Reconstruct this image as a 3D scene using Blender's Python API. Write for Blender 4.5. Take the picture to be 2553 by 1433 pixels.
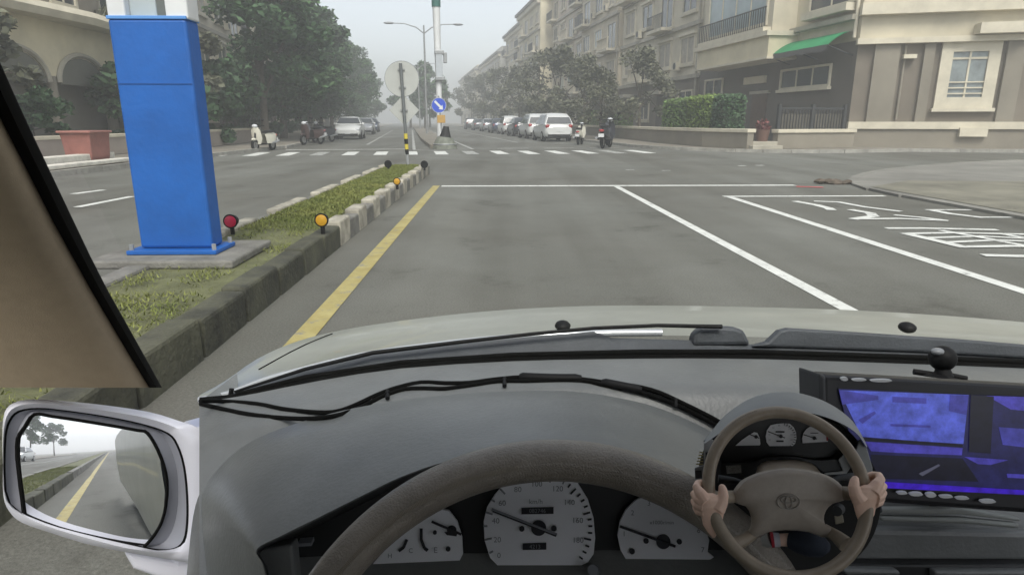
import bpy, bmesh, math, random
from math import sin, cos, tan, pi, radians as rad
from mathutils import Vector as V, Matrix
from mathutils.bvhtree import BVHTree

random.seed(7)
sc = bpy.context.scene
col = sc.collection
for o in list(bpy.data.objects):
    bpy.data.objects.remove(o)

# ------------------------------------------------------------------ camera, sky, sun, exposure
FPX, CX, CY, EYE = 1600.0, 1276.5, 716.5, 1.18
TH = math.atan((CY - 302.0) / FPX)
cam = bpy.data.cameras.new('camera')
cam_o = bpy.data.objects.new('camera', cam)
col.objects.link(cam_o)
cam_o.location = (0, 0, EYE)
cam_o.rotation_euler = (pi / 2 - TH, 0, 0)
cam.sensor_width = 36.0
cam.lens = 36.0 * FPX / 2553.0
cam.clip_start = 0.02
cam.clip_end = 3000
sc.camera = cam_o

SUN_EL, SUN_ROT = rad(52), rad(172)
world = bpy.data.worlds.new('World')
sc.world = world
world.use_nodes = True
wn = world.node_tree
wn.nodes.clear()
sky = wn.nodes.new('ShaderNodeTexSky')
sky.sky_type = 'NISHITA'
sky.sun_disc = False
sky.sun_elevation = SUN_EL
sky.sun_rotation = SUN_ROT
sky.air_density = 1.0
sky.dust_density = 2.0
sky.ozone_density = 1.2
hs = wn.nodes.new('ShaderNodeHueSaturation')
hs.inputs['Saturation'].default_value = 0.35
bg = wn.nodes.new('ShaderNodeBackground')
bg.inputs['Strength'].default_value = 0.108
wo = wn.nodes.new('ShaderNodeOutputWorld')
wn.links.new(sky.outputs[0], hs.inputs['Color'])
wn.links.new(hs.outputs[0], bg.inputs['Color'])
wn.links.new(bg.outputs[0], wo.inputs['Surface'])

sl = bpy.data.lights.new('sun', 'SUN')
sl.energy = 1.5
sl.angle = rad(25)
sl.color = (1.0, 0.96, 0.9)
sun = bpy.data.objects.new('sun', sl)
col.objects.link(sun)
# light comes from azimuth SUN_ROT (Nishita: 0 = +Y, clockwise seen from above)
sd = V((sin(SUN_ROT) * cos(SUN_EL), cos(SUN_ROT) * cos(SUN_EL), sin(SUN_EL)))
sun.rotation_euler = sd.to_track_quat('Z', 'Y').to_euler()

sc.view_settings.view_transform = 'Standard'
sc.view_settings.look = 'None'
sc.view_settings.gamma = 1.0
sc.view_settings.exposure = 1.08
sc.view_settings.use_curve_mapping = False
sc.render.engine = 'CYCLES'
sc.cycles.use_denoising = True
sc.cycles.max_bounces = 6
sc.cycles.transparent_max_bounces = 12
sc.cycles.volume_bounces = 1
sc.render.filter_size = 2.2

# ------------------------------------------------------------------ geometry of the view: where a seen point stands in the place
def ray(x, y):
    xr = (x - CX) / FPX
    yr = (y - CY) / FPX
    return V((xr, cos(TH) - yr * sin(TH), -sin(TH) - yr * cos(TH)))
def P(x, y, d):
    return V((0, 0, EYE)) + ray(x, y) * d
def G(x, y, z=0.0):
    r = ray(x, y)
    return V((0, 0, EYE)) + r * ((z - EYE) / r.z)

AN, AF = rad(-1.6), rad(-8.8)
ND, NR = V((sin(AN), cos(AN), 0)), V((cos(AN), -sin(AN), 0))
FD, FR = V((sin(AF), cos(AF), 0)), V((cos(AF), -sin(AF), 0))
O_F = G(1105, 372)
def N(u, v, z=0.0):                 # near street: u metres right of the car, v ahead
    return NR * u + ND * v + V((0, 0, z))
def F(u, v, z=0.0):                 # far street: u right of the far median, v beyond its nose
    return O_F + FR * u + FD * v + V((0, 0, z))

class Plane:
    """an upright wall plane: s metres along, z up, w metres out of the wall"""
    def __init__(s, o, e, toward):
        s.o = V((o[0], o[1], 0)); s.e = V((e[0], e[1], 0)).normalized()
        n = V((-s.e.y, s.e.x, 0))
        s.n = n if n.dot(V(toward) - s.o) > 0 else -n
    def pix(s, x, y):
        r = ray(x, y); c = V((0, 0, EYE))
        t = s.n.dot(s.o - c) / s.n.dot(r)
        p = c + r * t
        return (p - s.o).dot(s.e), p.z
    def pt(s, a, z, w=0.0):
        return s.o + s.e * a + s.n * w + V((0, 0, z))
    def box(s, mb, a0, a1, z0, z1, w0, w1):
        mb.obox(s.pt(a0, z0, w0), s.e * (a1 - a0), s.n * (w1 - w0), V((0, 0, z1 - z0)))

# ------------------------------------------------------------------ materials
MATS = {}
def mat(name, c, rough=0.7, metal=0.0, amt=0.0, scale=5.0, bump=0.0, spec=0.5, c2=None, coat=0.0, island=0.0, emit=None, detail=4.0):
    if name in MATS:
        return MATS[name]
    m = bpy.data.materials.new(name)
    m.use_nodes = True
    nt = m.node_tree
    b = nt.nodes['Principled BSDF']
    b.inputs['Roughness'].default_value = rough
    b.inputs['Metallic'].default_value = metal
    b.inputs['Specular IOR Level'].default_value = spec
    b.inputs['Coat Weight'].default_value = coat
    c = (*c, 1)
    b.inputs['Base Color'].default_value = c
    if emit:
        b.inputs['Emission Color'].default_value = c
        b.inputs['Emission Strength'].default_value = emit
    last = None
    if amt or c2 or bump:
        geo = nt.nodes.new('ShaderNodeNewGeometry')
        nz = nt.nodes.new('ShaderNodeTexNoise')
        nz.inputs['Scale'].default_value = scale
        nz.inputs['Detail'].default_value = detail
        nz.inputs['Roughness'].default_value = 0.65
        nt.links.new(geo.outputs['Position'], nz.inputs['Vector'])
        cr = nt.nodes.new('ShaderNodeValToRGB')
        cr.color_ramp.elements[0].position = 0.32
        cr.color_ramp.elements[1].position = 0.68
        k = c2 if c2 else tuple(min(1, x * (1 + amt)) for x in c[:3])
        cr.color_ramp.elements[0].color = (*[x * (1 - amt) for x in c[:3]], 1)
        cr.color_ramp.elements[1].color = (*k[:3], 1)
        nt.links.new(nz.outputs['Fac'], cr.inputs['Fac'])
        last = cr.outputs['Color']
        if bump:
            bp = nt.nodes.new('ShaderNodeBump')
            bp.inputs['Strength'].default_value = bump
            bp.inputs['Distance'].default_value = 0.02
            n2 = nt.nodes.new('ShaderNodeTexNoise')
            n2.inputs['Scale'].default_value = scale * 12
            n2.inputs['Detail'].default_value = 3
            nt.links.new(geo.outputs['Position'], n2.inputs['Vector'])
            nt.links.new(n2.outputs['Fac'], bp.inputs['Height'])
            nt.links.new(bp.outputs['Normal'], b.inputs['Normal'])
    if island:
        geo2 = nt.nodes.new('ShaderNodeNewGeometry')
        h = nt.nodes.new('ShaderNodeHueSaturation')
        mr = nt.nodes.new('ShaderNodeMapRange')
        mr.inputs['To Min'].default_value = 1 - island
        mr.inputs['To Max'].default_value = 1 + island
        nt.links.new(geo2.outputs['Random Per Island'], mr.inputs['Value'])
        nt.links.new(mr.outputs['Result'], h.inputs['Value'])
        if last:
            nt.links.new(last, h.inputs['Color'])
        else:
            h.inputs['Color'].default_value = c
        last = h.outputs['Color']
    if last:
        nt.links.new(last, b.inputs['Base Color'])
        if emit: nt.links.new(last, b.inputs['Emission Color'])
    MATS[name] = m
    return m

def asphalt_mat():
    m = mat('asphalt', (0.075, 0.074, 0.068), rough=0.85, spec=0.3)
    nt = m.node_tree; b = nt.nodes['Principled BSDF']
    geo = nt.nodes.new('ShaderNodeNewGeometry')
    def nz(scale, detail, rough=0.6, vec=None):
        n = nt.nodes.new('ShaderNodeTexNoise')
        n.inputs['Scale'].default_value = scale; n.inputs['Detail'].default_value = detail; n.inputs['Roughness'].default_value = rough
        nt.links.new(vec or geo.outputs['Position'], n.inputs['Vector'])
        return n.outputs['Fac']
    mp = nt.nodes.new('ShaderNodeMapping')
    mp.inputs['Scale'].default_value = (1.0, 0.06, 1.0)
    mp.inputs['Rotation'].default_value = (0, 0, AN)
    nt.links.new(geo.outputs['Position'], mp.inputs['Vector'])
    def ramp(v, p0, c0, p1, c1):
        r = nt.nodes.new('ShaderNodeValToRGB')
        r.color_ramp.elements[0].position = p0; r.color_ramp.elements[0].color = (*c0, 1)
        r.color_ramp.elements[1].position = p1; r.color_ramp.elements[1].color = (*c1, 1)
        nt.links.new(v, r.inputs['Fac'])
        return r.outputs['Color']
    def mul(a, c):
        x = nt.nodes.new('ShaderNodeMix'); x.data_type = 'RGBA'; x.blend_type = 'MULTIPLY'
        x.inputs['Factor'].default_value = 1.0
        nt.links.new(a, x.inputs['A']); nt.links.new(c, x.inputs['B'])
        return x.outputs['Result']
    base = ramp(nz(0.45, 6, 0.7), 0.3, (0.120, 0.122, 0.109), 0.7, (0.156, 0.158, 0.144))
    streak = ramp(nz(1.1, 3, 0.5, mp.outputs['Vector']), 0.35, (0.82, 0.81, 0.79), 0.65, (1.12, 1.12, 1.12))
    grit = ramp(nz(75, 3, 0.85), 0.3, (0.68, 0.68, 0.67), 0.7, (1.3, 1.3, 1.3))
    patch = ramp(nz(0.16, 7, 0.62), 0.36, (0.80, 0.775, 0.73), 0.62, (1.1, 1.11, 1.1))
    stain = ramp(nz(0.9, 5, 0.75), 0.30, (0.74, 0.73, 0.72), 0.42, (1.0, 1.0, 1.0))
    c = mul(mul(mul(mul(base, streak), grit), patch), stain)
    nt.links.new(c, b.inputs['Base Color'])
    bp = nt.nodes.new('ShaderNodeBump'); bp.inputs['Strength'].default_value = 0.5; bp.inputs['Distance'].default_value = 0.01
    nt.links.new(nz(90, 2, 0.7), bp.inputs['Height']); nt.links.new(bp.outputs['Normal'], b.inputs['Normal'])
    return m

M_ASPH = asphalt_mat()
M_PAVE = mat('pavement', (0.19, 0.172, 0.138), 0.9, amt=0.22, scale=0.8, bump=0.3)
M_EARTH = mat('earth', (0.15, 0.14, 0.11), 0.95, amt=0.3, scale=0.5)
def paint_mat(name, c, wear, c2=None):
    m = mat(name, c, 0.75, amt=0.12, scale=5, bump=0.2, c2=c2)
    nt = m.node_tree; b = nt.nodes['Principled BSDF']; src = b.inputs['Base Color'].links[0].from_socket
    geo = nt.nodes.new('ShaderNodeNewGeometry'); n = nt.nodes.new('ShaderNodeTexNoise')
    n.inputs['Scale'].default_value = 9; n.inputs['Detail'].default_value = 8; n.inputs['Roughness'].default_value = 0.75
    nt.links.new(geo.outputs['Position'], n.inputs['Vector'])
    r = nt.nodes.new('ShaderNodeMapRange'); r.inputs['From Min'].default_value = wear - 0.04; r.inputs['From Max'].default_value = wear + 0.05
    nt.links.new(n.outputs['Fac'], r.inputs['Value'])
    x = nt.nodes.new('ShaderNodeMix'); x.data_type = 'RGBA'
    nt.links.new(r.outputs['Result'], x.inputs['Factor']); x.inputs['A'].default_value = (0.2, 0.2, 0.18, 1); nt.links.new(src, x.inputs['B'])
    nt.links.new(x.outputs['Result'], b.inputs['Base Color'])
    return m
M_WHITE = paint_mat('road_white', (0.60, 0.61, 0.57), 0.39)
M_WORN = paint_mat('road_white_worn', (0.46, 0.47, 0.44), 0.5)
M_YELLOW = paint_mat('road_yellow', (0.33, 0.27, 0.085), 0.40, c2=(0.41, 0.355, 0.15))
M_KERB = mat('kerb_concrete', (0.17, 0.165, 0.145), 0.9, amt=0.35, scale=4, bump=0.4)
M_KERBW = mat('kerb_white', (0.36, 0.335, 0.27), 0.85, amt=0.4, scale=5, bump=0.3)
M_GRASS = mat('grass', (0.12, 0.15, 0.03), 0.8, c2=(0.20, 0.21, 0.055), amt=0.1, scale=2.2, island=0.35)
M_SOIL = mat('soil', (0.115, 0.12, 0.055), 0.95, amt=0.35, scale=4, bump=0.5)
M_BLUE = mat('blue_paint', (0.007, 0.093, 0.35), 0.5, amt=0.16, scale=2.5, bump=0.1, detail=9)
M_STEELW = mat('white_steel', (0.62, 0.63, 0.62), 0.5, amt=0.08, scale=2)
M_STEELG = mat('grey_steel', (0.30, 0.31, 0.31), 0.5, metal=0.3, amt=0.12, scale=3)
M_BLACK = mat('black_plastic', (0.008, 0.008, 0.008), 0.6, spec=0.25)
M_RUBBER = mat('rubber', (0.005, 0.005, 0.0045), 0.85, spec=0.12)
M_LEAF = [mat('leaf_dark', (0.032, 0.076, 0.026), 0.7, amt=0.3, scale=0.5, island=0.45),
          mat('leaf_mid', (0.045, 0.10, 0.03), 0.7, amt=0.3, scale=0.5, island=0.45),
          mat('leaf_hedge', (0.085, 0.145, 0.03), 0.75, amt=0.3, scale=0.8, island=0.4),
          mat('leaf_olive', (0.10, 0.105, 0.065), 0.7, amt=0.3, scale=0.6, island=0.4)]
M_BARK = mat('bark', (0.09, 0.075, 0.055), 0.9, amt=0.3, scale=6, bump=0.5)
M_GLASSW = mat('window_glass', (0.05, 0.06, 0.065), 0.12, spec=0.8, amt=0.3, scale=0.7)
M_GLASSL = mat('window_glass_light', (0.25, 0.32, 0.33), 0.15, spec=0.8, amt=0.2, scale=0.7)
M_TRIMW = mat('trim_stucco', (0.56, 0.515, 0.40), 0.85, amt=0.12, scale=1.5, bump=0.15)
M_TRIMS = mat('trim_dark_stone', (0.36, 0.335, 0.27), 0.85, amt=0.15, scale=1.2, bump=0.15)

def clear_mat(name, c):
    m = bpy.data.materials.new(name); m.use_nodes = True
    nt = m.node_tree; nt.nodes.clear()
    t = nt.nodes.new('ShaderNodeBsdfTransparent'); t.inputs['Color'].default_value = (*c, 1)
    o = nt.nodes.new('ShaderNodeOutputMaterial')
    nt.links.new(t.outputs[0], o.inputs['Surface'])
    return m

# ------------------------------------------------------------------ mesh building
class MB:
    def __init__(s): s.v = []; s.f = []
    def add(s, vs, fs):
        b = len(s.v); s.v += [tuple(p) for p in vs]; s.f += [tuple(b + i for i in f) for f in fs]; return s
    def obox(s, o, a, b, c):
        o, a, b, c = V(o), V(a), V(b), V(c)
        vs = [o, o + a, o + a + b, o + b, o + c, o + a + c, o + a + b + c, o + b + c]
        fs = [(0, 3, 2, 1), (4, 5, 6, 7), (0, 1, 5, 4), (1, 2, 6, 5), (2, 3, 7, 6), (3, 0, 4, 7)]
        if a.cross(b).dot(c) < 0: fs = [f[::-1] for f in fs]
        return s.add(vs, fs)
    def box(s, c, size, m=None):
        c = V(c); x, y, z = size
        m = m or Matrix.Identity(3)
        a, b, d = m @ V((x, 0, 0)), m @ V((0, y, 0)), m @ V((0, 0, z))
        return s.obox(c - (a + b + d) / 2, a, b, d)
    def tube(s, pts, r, n=8, cap=True):
        pts = [V(p) for p in pts]; k = len(pts)
        rs = r if isinstance(r, (list, tuple)) else [r] * k
        vs = []; ref = None
        for i, p in enumerate(pts):
            t = (pts[min(i + 1, k - 1)] - pts[max(i - 1, 0)]).normalized()
            if ref is None:
                ref = t.orthogonal().normalized()
            u = (ref - t * ref.dot(t))
            u = u.normalized() if u.length > 1e-6 else t.orthogonal().normalized()
            ref = u; w = t.cross(u)
            vs += [p + (u * cos(2 * pi * j / n) + w * sin(2 * pi * j / n)) * rs[i] for j in range(n)]
        fs = [(i * n + j, i * n + (j + 1) % n, (i + 1) * n + (j + 1) % n, (i + 1) * n + j) for i in range(k - 1) for j in range(n)]
        if cap: fs += [tuple(range(n))[::-1], tuple((k - 1) * n + j for j in range(n))]
        return s.add(vs, fs)
    def ring(s, c, ux, uy, R, r, n=48, m=12, a0=0, a1=2 * pi):
        c, ux, uy = V(c), V(ux).normalized(), V(uy).normalized(); w = ux.cross(uy)
        full = abs(a1 - a0 - 2 * pi) < 1e-6
        k = n if full else n + 1
        vs = []
        for i in range(k):
            a = a0 + (a1 - a0) * i / n; d = ux * cos(a) + uy * sin(a)
            vs += [c + d * (R + r * cos(2 * pi * j / m)) + w * (r * sin(2 * pi * j / m)) for j in range(m)]
        fs = [(i * m + j, ((i + 1) % k) * m + j, ((i + 1) % k) * m + (j + 1) % m, i * m + (j + 1) % m) for i in range(n) for j in range(m)]
        return s.add(vs, fs)
    def loft(s, rows, closed=False):
        n = len(rows[0]); vs = [p for r in rows for p in r]
        c = n if closed else n - 1
        return s.add(vs, [(i * n + j, i * n + (j + 1) % n, (i + 1) * n + (j + 1) % n, (i + 1) * n + j) for i in range(len(rows) - 1) for j in range(c)])
    def prism(s, pts, vec):
        pts = [V(p) for p in pts]; vec = V(vec); n = len(pts)
        nr = V((0, 0, 0))
        for i in range(n): nr += pts[i].cross(pts[(i + 1) % n])
        if nr.dot(vec) > 0: pts = pts[::-1]
        fs = [tuple(range(n)), tuple(range(2 * n - 1, n - 1, -1))] + [(i, i + n, (i + 1) % n + n, (i + 1) % n) for i in range(n)]
        return s.add(pts + [p + vec for p in pts], fs)
    def ball(s, c, r, n=12, m=8, sc_=(1, 1, 1)):
        c = V(c); vs = []
        for i in range(m + 1):
            a = pi * i / m
            vs += [c + V((sin(a) * cos(2 * pi * j / n) * sc_[0], sin(a) * sin(2 * pi * j / n) * sc_[1], cos(a) * sc_[2])) * r for j in range(n)]
        return s.add(vs, [(i * n + j, (i + 1) * n + j, (i + 1) * n + (j + 1) % n, i * n + (j + 1) % n) for i in range(m) for j in range(n)])
    def build(s, name, m, parent=None, smooth=None, bevel=0.0, segs=2):
        me = bpy.data.meshes.new(name)
        me.from_pydata(s.v, [], s.f)
        me.materials.append(m)
        if smooth is not None:
            me.shade_smooth()
            me.set_sharp_from_angle(angle=rad(smooth))
        o = bpy.data.objects.new(name, me)
        col.objects.link(o)
        if parent is not None:
            o.parent = parent
            if parent.type == 'EMPTY' or True:
                o.matrix_parent_inverse = WORLD(parent).inverted()
        if bevel:
            b = o.modifiers.new('bevel', 'BEVEL'); b.width = bevel; b.segments = segs; b.limit_method = 'ANGLE'; b.angle_limit = rad(35)
        return o

def WORLD(o):
    m = o.matrix_basis.copy()
    while o.parent:
        m = o.parent.matrix_basis @ o.matrix_parent_inverse @ m if False else (o.parent.matrix_basis @ (o.matrix_parent_inverse @ m))
        o = o.parent
    return m

def tag(o, label=None, cat=None, group=None, kind=None):
    if label: o['label'] = label
    if cat: o['category'] = cat
    if group: o['group'] = group
    if kind: o['kind'] = kind
    return o
def thing(name, label, cat, loc=(0, 0, 0), rz=0.0, group=None):
    o = bpy.data.objects.new(name, None)
    o.empty_display_size = 0.2
    col.objects.link(o)
    o.location = loc; o.rotation_euler = (0, 0, rz)
    return tag(o, label, cat, group)
def copy_thing(src, loc, rz, label, scale=1.0, mats=None):
    r = src.copy(); col.objects.link(r)
    r.location = loc; r.rotation_euler = (0, 0, rz); r.scale = (scale,) * 3
    r['label'] = label
    for ch in list(src.children):
        c = ch.copy(); col.objects.link(c); c.parent = r
        if mats and ch.name.split('.')[0] in mats:
            c.data = ch.data.copy(); c.data.materials[0] = mats[ch.name.split('.')[0]]
        for g in list(ch.children):
            d = g.copy(); col.objects.link(d); d.parent = c
    return r

TXT = {}
def text_mesh(s, size, extrude=0.0):
    if s in TXT: return TXT[s]
    cu = bpy.data.curves.new('t', 'FONT'); cu.body = s; cu.size = size; cu.align_x = 'CENTER'; cu.align_y = 'CENTER'; cu.extrude = extrude
    cu.resolution_u = 3
    o = bpy.data.objects.new('t', cu); col.objects.link(o)
    dg = bpy.context.evaluated_depsgraph_get(); dg.update()
    me = bpy.data.meshes.new_from_object(o.evaluated_get(dg))
    vs = [v.co.copy() for v in me.vertices]; fs = [tuple(p.vertices) for p in me.polygons]
    bpy.data.objects.remove(o); bpy.data.curves.remove(cu); bpy.data.meshes.remove(me)
    TXT[s] = (vs, fs)
    return vs, fs
for s_ in ('0 20 40 60 80 100 120 140 160 180 km/h 082746 4213 E H C 1 2 3 6 7 x1000r/min').split(): text_mesh(s_, 1.0)

# ================================================================== SETTING
def sheet(name, pts, z, m, kind='structure', parent=None):
    bm = bmesh.new()
    vs = [bm.verts.new((p[0], p[1], z)) for p in pts]
    es = [bm.edges.new((vs[i], vs[(i + 1) % len(vs)])) for i in range(len(vs))]
    bmesh.ops.triangle_fill(bm, edges=es, use_beauty=True)
    for f in bm.faces:
        f.normal_update()
        if f.normal.z < 0: f.normal_flip()
    me = bpy.data.meshes.new(name); bm.to_mesh(me); bm.free(); me.materials.append(m)
    o = bpy.data.objects.new(name, me); col.objects.link(o)
    if kind: o['kind'] = kind
    if parent: o.parent = parent
    return o

R_GROUND = 420
sheet('ground', [(R_GROUND * cos(2 * pi * i / 48), R_GROUND * sin(2 * pi * i / 48)) for i in range(48)], -0.03, M_EARTH)

# kerb lines of the crossing
NK_R, NK_L = 6.6, -9.6                      # near street kerbs
FK_R, FK_L = 8.9, -6.9                      # far street kerbs
ease = lambda a, b, c, n=8: [(a * (1 - t) ** 2 + b * 2 * t * (1 - t) + c * t * t) for t in [i / n for i in range(n + 1)]]
NEAR_COR = ease(N(NK_R, 10.6), N(NK_R, 13.2), V((9.6, 16.3, 0)), 7) + ease(V((9.6, 16.3, 0)), V((15.5, 21.3, 0)), V((21, 20.4, 0)), 7)[1:]
SIDE_A = NEAR_COR[-1]                        # side street leaves to the right and away
SIDE_DIR = V((0.97, -0.2, 0)).normalized()
FAR_COR = ease(F(18, -5.3), F(10.0, -7.6), F(FK_R, 0.5), 10)
ASPH = [N(NK_L, -75), N(NK_R, -75)] + NEAR_COR + [SIDE_A + SIDE_DIR * 60] + [F(18, -5.3) + SIDE_DIR * 62] + FAR_COR + \
       [F(FK_R, 300), F(FK_L, 300), F(FK_L, 2.0), N(NK_L, 24.0)]
road = sheet('road', ASPH, 0.0, M_ASPH)

def raised(name, pts, m, z=0.11):
    mb = MB(); mb.prism([V((p[0], p[1], -0.02)) for p in pts], (0, 0, z + 0.02))
    o = mb.build(name, m); o['kind'] = 'structure'
    return o
M_PAVE2 = mat('pavement_grey', (0.185, 0.18, 0.158), 0.9, amt=0.32, scale=0.5, bump=0.3, detail=8)
pave_r = raised('pavement', [N(NK_R, -75)] + NEAR_COR + [SIDE_A + SIDE_DIR * 60, SIDE_A + SIDE_DIR * 60 + V((20, -60, 0)), N(40, -75)], M_PAVE2, 0.035)
pave_fr = raised('pavement', [F(FK_R, 300)] + FAR_COR[::-1] + [F(18, -5.3) + SIDE_DIR * 62, F(120, 80), F(80, 300)], M_PAVE)
pave_l = raised('pavement', [N(NK_L, -75), N(NK_L, 24.0), F(FK_L, 2.0), F(FK_L, 300), F(-60, 300), N(-60, -75)], M_PAVE)

def kerb_run(parent, pts, m, w=0.16, z=0.125, step=1.0):
    """kerb stones laid one by one along a line"""
    pts = [V((p[0], p[1], 0)) for p in pts]
    L = 0; segs = []
    for a, b in zip(pts, pts[1:]): segs.append((L, a, b)); L += (b - a).length
    n = max(1, int(L / step)); me = None
    for i in range(n):
        s = (i + 0.5) * L / n
        for l0, a, b in segs:
            if s <= l0 + (b - a).length + 1e-6:
                d = (b - a).normalized(); p = a + d * (s - l0); break
        if me is None:
            mb = MB(); mb.box((0, 0, z / 2 - 0.01), (w, L / n - 0.012, z + 0.02))
            o = mb.build('kerb_stone', m, bevel=0.015, segs=1); me = o.data
        else:
            o = bpy.data.objects.new('kerb_stone', me); col.objects.link(o)
        o.location = p + V((0, 0, random.uniform(-0.004, 0.004))); o.rotation_euler = (0, 0, math.atan2(d.y, d.x) - pi / 2)
        o.parent = parent
M_KERBP = mat('kerb_pale', (0.30, 0.29, 0.255), 0.9, amt=0.25, scale=3, bump=0.3)
kerb_run(pave_r, [N(NK_R, 3.0)] + NEAR_COR + [SIDE_A + SIDE_DIR * 16], MATS['pavement_grey'], z=0.042)
sheet('verge', [N(6.75, 4), N(6.75, 11.4), N(8.2, 12.6), N(11.5, 12.2), N(14, 9.5), N(14, 4)], 0.043, mat('verge_soil', (0.165, 0.157, 0.12), 0.95, amt=0.35, scale=0.9, bump=0.4, detail=8))
kerb_run(pave_fr, [F(18, -5.3) + SIDE_DIR * 16] + FAR_COR + [F(FK_R, 22)], M_KERBP)
kerb_run(pave_l, [N(NK_L, 9.0), N(NK_L, 24.0), F(FK_L, 2.0), F(FK_L, 22)], M_KERBP)

# ---- painted markings, children of the road
def strip(name, a, b, w, m, z=0.004):
    a, b = V((a[0], a[1], 0)), V((b[0], b[1], 0)); d = (b - a).normalized(); n = V((-d.y, d.x, 0)) * (w / 2)
    mb = MB(); k = max(1, int((b - a).length / 3))
    vs = []
    for i in range(k + 1):
        p = a + (b - a) * (i / k); vs += [p + n + V((0, 0, z)), p - n + V((0, 0, z))]
    mb.add(vs, [(2 * i, 2 * i + 1, 2 * i + 3, 2 * i + 2)[::-1] if False else (2 * i + 1, 2 * i + 3, 2 * i + 2, 2 * i) for i in range(k)])
    return mb.build(name, m, road)
strip('yellow_edge_line', N(-1.08, -70), N(-1.08, 0.5), 0.13, M_YELLOW, 0.0045)
strip('yellow_edge_line', N(-1.08, 2.2), N(-1.08, 12.2), 0.13, M_YELLOW, 0.0045)
strip('stop_line', N(-0.98, 12.1) + V((0, 0, 0)), N(5.7, 12.1), 0.2, M_WHITE, 0.005)
strip('lane_line', N(2.28, -70), N(2.28, 11.96), 0.11, M_WHITE)
strip('bus_bay_line', N(3.78, -70), N(3.78, 10.22), 0.12, M_WHITE)
strip('bus_bay_line', N(3.70, 10.30), N(6.35, 10.30), 0.14, M_WHITE)

def stroke_mesh(name, polys, m, z=0.006):
    """painted strokes: each a list of picture points lying on the road with a stroke width in metres"""
    mb = MB(); k = 0
    for pts, w in polys:
        g = [G(x, y) for x, y in pts]; k += 1
        for a, b in zip(g, g[1:]):
            d = (b - a); d.z = 0; d.normalize(); n = V((-d.y, d.x, 0)) * w / 2; e = d * w * 0.3
            zz = V((0, 0, z + 0.0007 * (len(mb.f) % 7)))
            vs = [a + n - e + zz, a - n - e + zz, b - n + e + zz, b + n + e + zz]
            mb.add(vs, [(0, 1, 2, 3)])
    return mb.build(name, m, road)
stroke_mesh('painted_character', [([(1985, 503), (2035, 512), (2065, 520), (2072, 524)], 0.13), ([(2035, 503), (2090, 505), (2160, 518), (2240, 528)], 0.11),
                                  ([(2125, 525), (2170, 533), (2178, 540), (2130, 547)], 0.13), ([(2130, 547), (2240, 546), (2355, 551)], 0.10), ([(2235, 538), (2290, 543), (2355, 551)], 0.10)], M_WHITE)
stroke_mesh('painted_character', [([(2318, 524), (2500, 524)], 0.09), ([(2318, 524), (2370, 534), (2445, 543)], 0.12), ([(2445, 543), (2600, 543)], 0.09), ([(2500, 524), (2560, 530)], 0.1), ([(2490, 528), (2540, 532)], 0.08)], M_WHITE)
stroke_mesh('painted_character', [([(2215, 570), (2300, 570), (2480, 574)], 0.10), ([(2260, 584), (2330, 600), (2400, 617)], 0.12), ([(2260, 584), (2380, 582), (2553, 586), (2640, 592)], 0.09),
                                  ([(2310, 594), (2450, 590), (2640, 600)], 0.08), ([(2350, 606), (2480, 600), (2640, 606)], 0.08), ([(2400, 617), (2520, 615), (2700, 622)], 0.10), ([(2350, 577), (2480, 600), (2620, 625)], 0.09),
                                  ([(2500, 585), (2640, 608)], 0.09), ([(2460, 638), (2553, 640), (2760, 646)], 0.11)], M_WHITE)

# crosswalk over the far street
for i in range(15):
    u = -8.1 + i * 1.12
    if u > 7.6: break
    a = F(u, -4.7 if u < 3 else -4.9); b = a + FD * 2.6
    strip('crosswalk_stripe', a, b, 0.46, M_WHITE if i % 5 != 3 else M_WORN)
strip('far_stop_line', F(-6.6, 0.2), F(-1.6, 0.2), 0.3, M_WHITE)
for i in range(3):
    strip('crosswalk_stripe', F(2.4 + i * 2.1, 0.2), F(2.9 + i * 2.1 + 0.9, 0.3), 0.3, M_WORN)
strip('lane_line', F(-3.6, 6), F(-3.6, 60), 0.13, M_WORN)
strip('lane_line', F(4.6, 8), F(4.6, 80), 0.13, M_WORN)
# left carriageway: turn arrow and edge line
strip('lane_line', G(192, 517), G(330, 490), 0.13, M_WHITE)
strip('lane_line', G(182, 484), G(258, 474), 0.15, M_WHITE)
strip('lane_line', N(-5.9, -40), N(-5.9, 3.0), 0.13, M_WORN)
strip('kerb_red_line', G(1985, 466), G(2052, 468), 0.16, mat('kerb_red', (0.42, 0.09, 0.09), 0.8, amt=0.2), 0.008)
# little bits of litter and patches
for x, y in [(1840, 414), (1885, 413), (1650, 426), (1560, 424)]:
    g = G(x, y); strip('paint_fleck', g, g + V((0.22, 0.03, 0)), 0.16, M_WHITE if x > 1800 else M_WORN, 0.005)

# ================================================================== MEDIAN in front of the car
MED_L, MED_R, MED_Z, MED_END = -2.55, -1.50, 0.21, 15.4
isl = MB()
isl.prism([N(MED_L + 0.13, -70, -0.02), N(MED_R - 0.13, -70, -0.02), N(MED_R - 0.13, MED_END - 0.3, -0.02), N((MED_L + MED_R) / 2, MED_END - 0.02, -0.02), N(MED_L + 0.13, MED_END - 0.3, -0.02)], (0, 0, MED_Z - 0.01))
median = isl.build('median_island', M_SOIL); median['kind'] = 'structure'
def stone_row(u, v0, v1, step, fn, w=0.16):
    n = int((v1 - v0) / step)
    for i in range(n):
        v = v0 + (i + 0.5) * step
        m, gap, dz = fn(i, v)
        mb = MB(); L = step - gap
        c = N(u, v, (MED_Z + dz) / 2 - 0.01)
        mb.box((0, 0, 0), (w, L, MED_Z + dz + 0.02))
        o = mb.build('kerb_stone', m, bevel=0.02, segs=2)
        o.location = c; o.rotation_euler = (random.uniform(-.01, .01), random.uniform(-.02, .02), -AN + random.uniform(-.012, .012))
        o.parent = median
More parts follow.
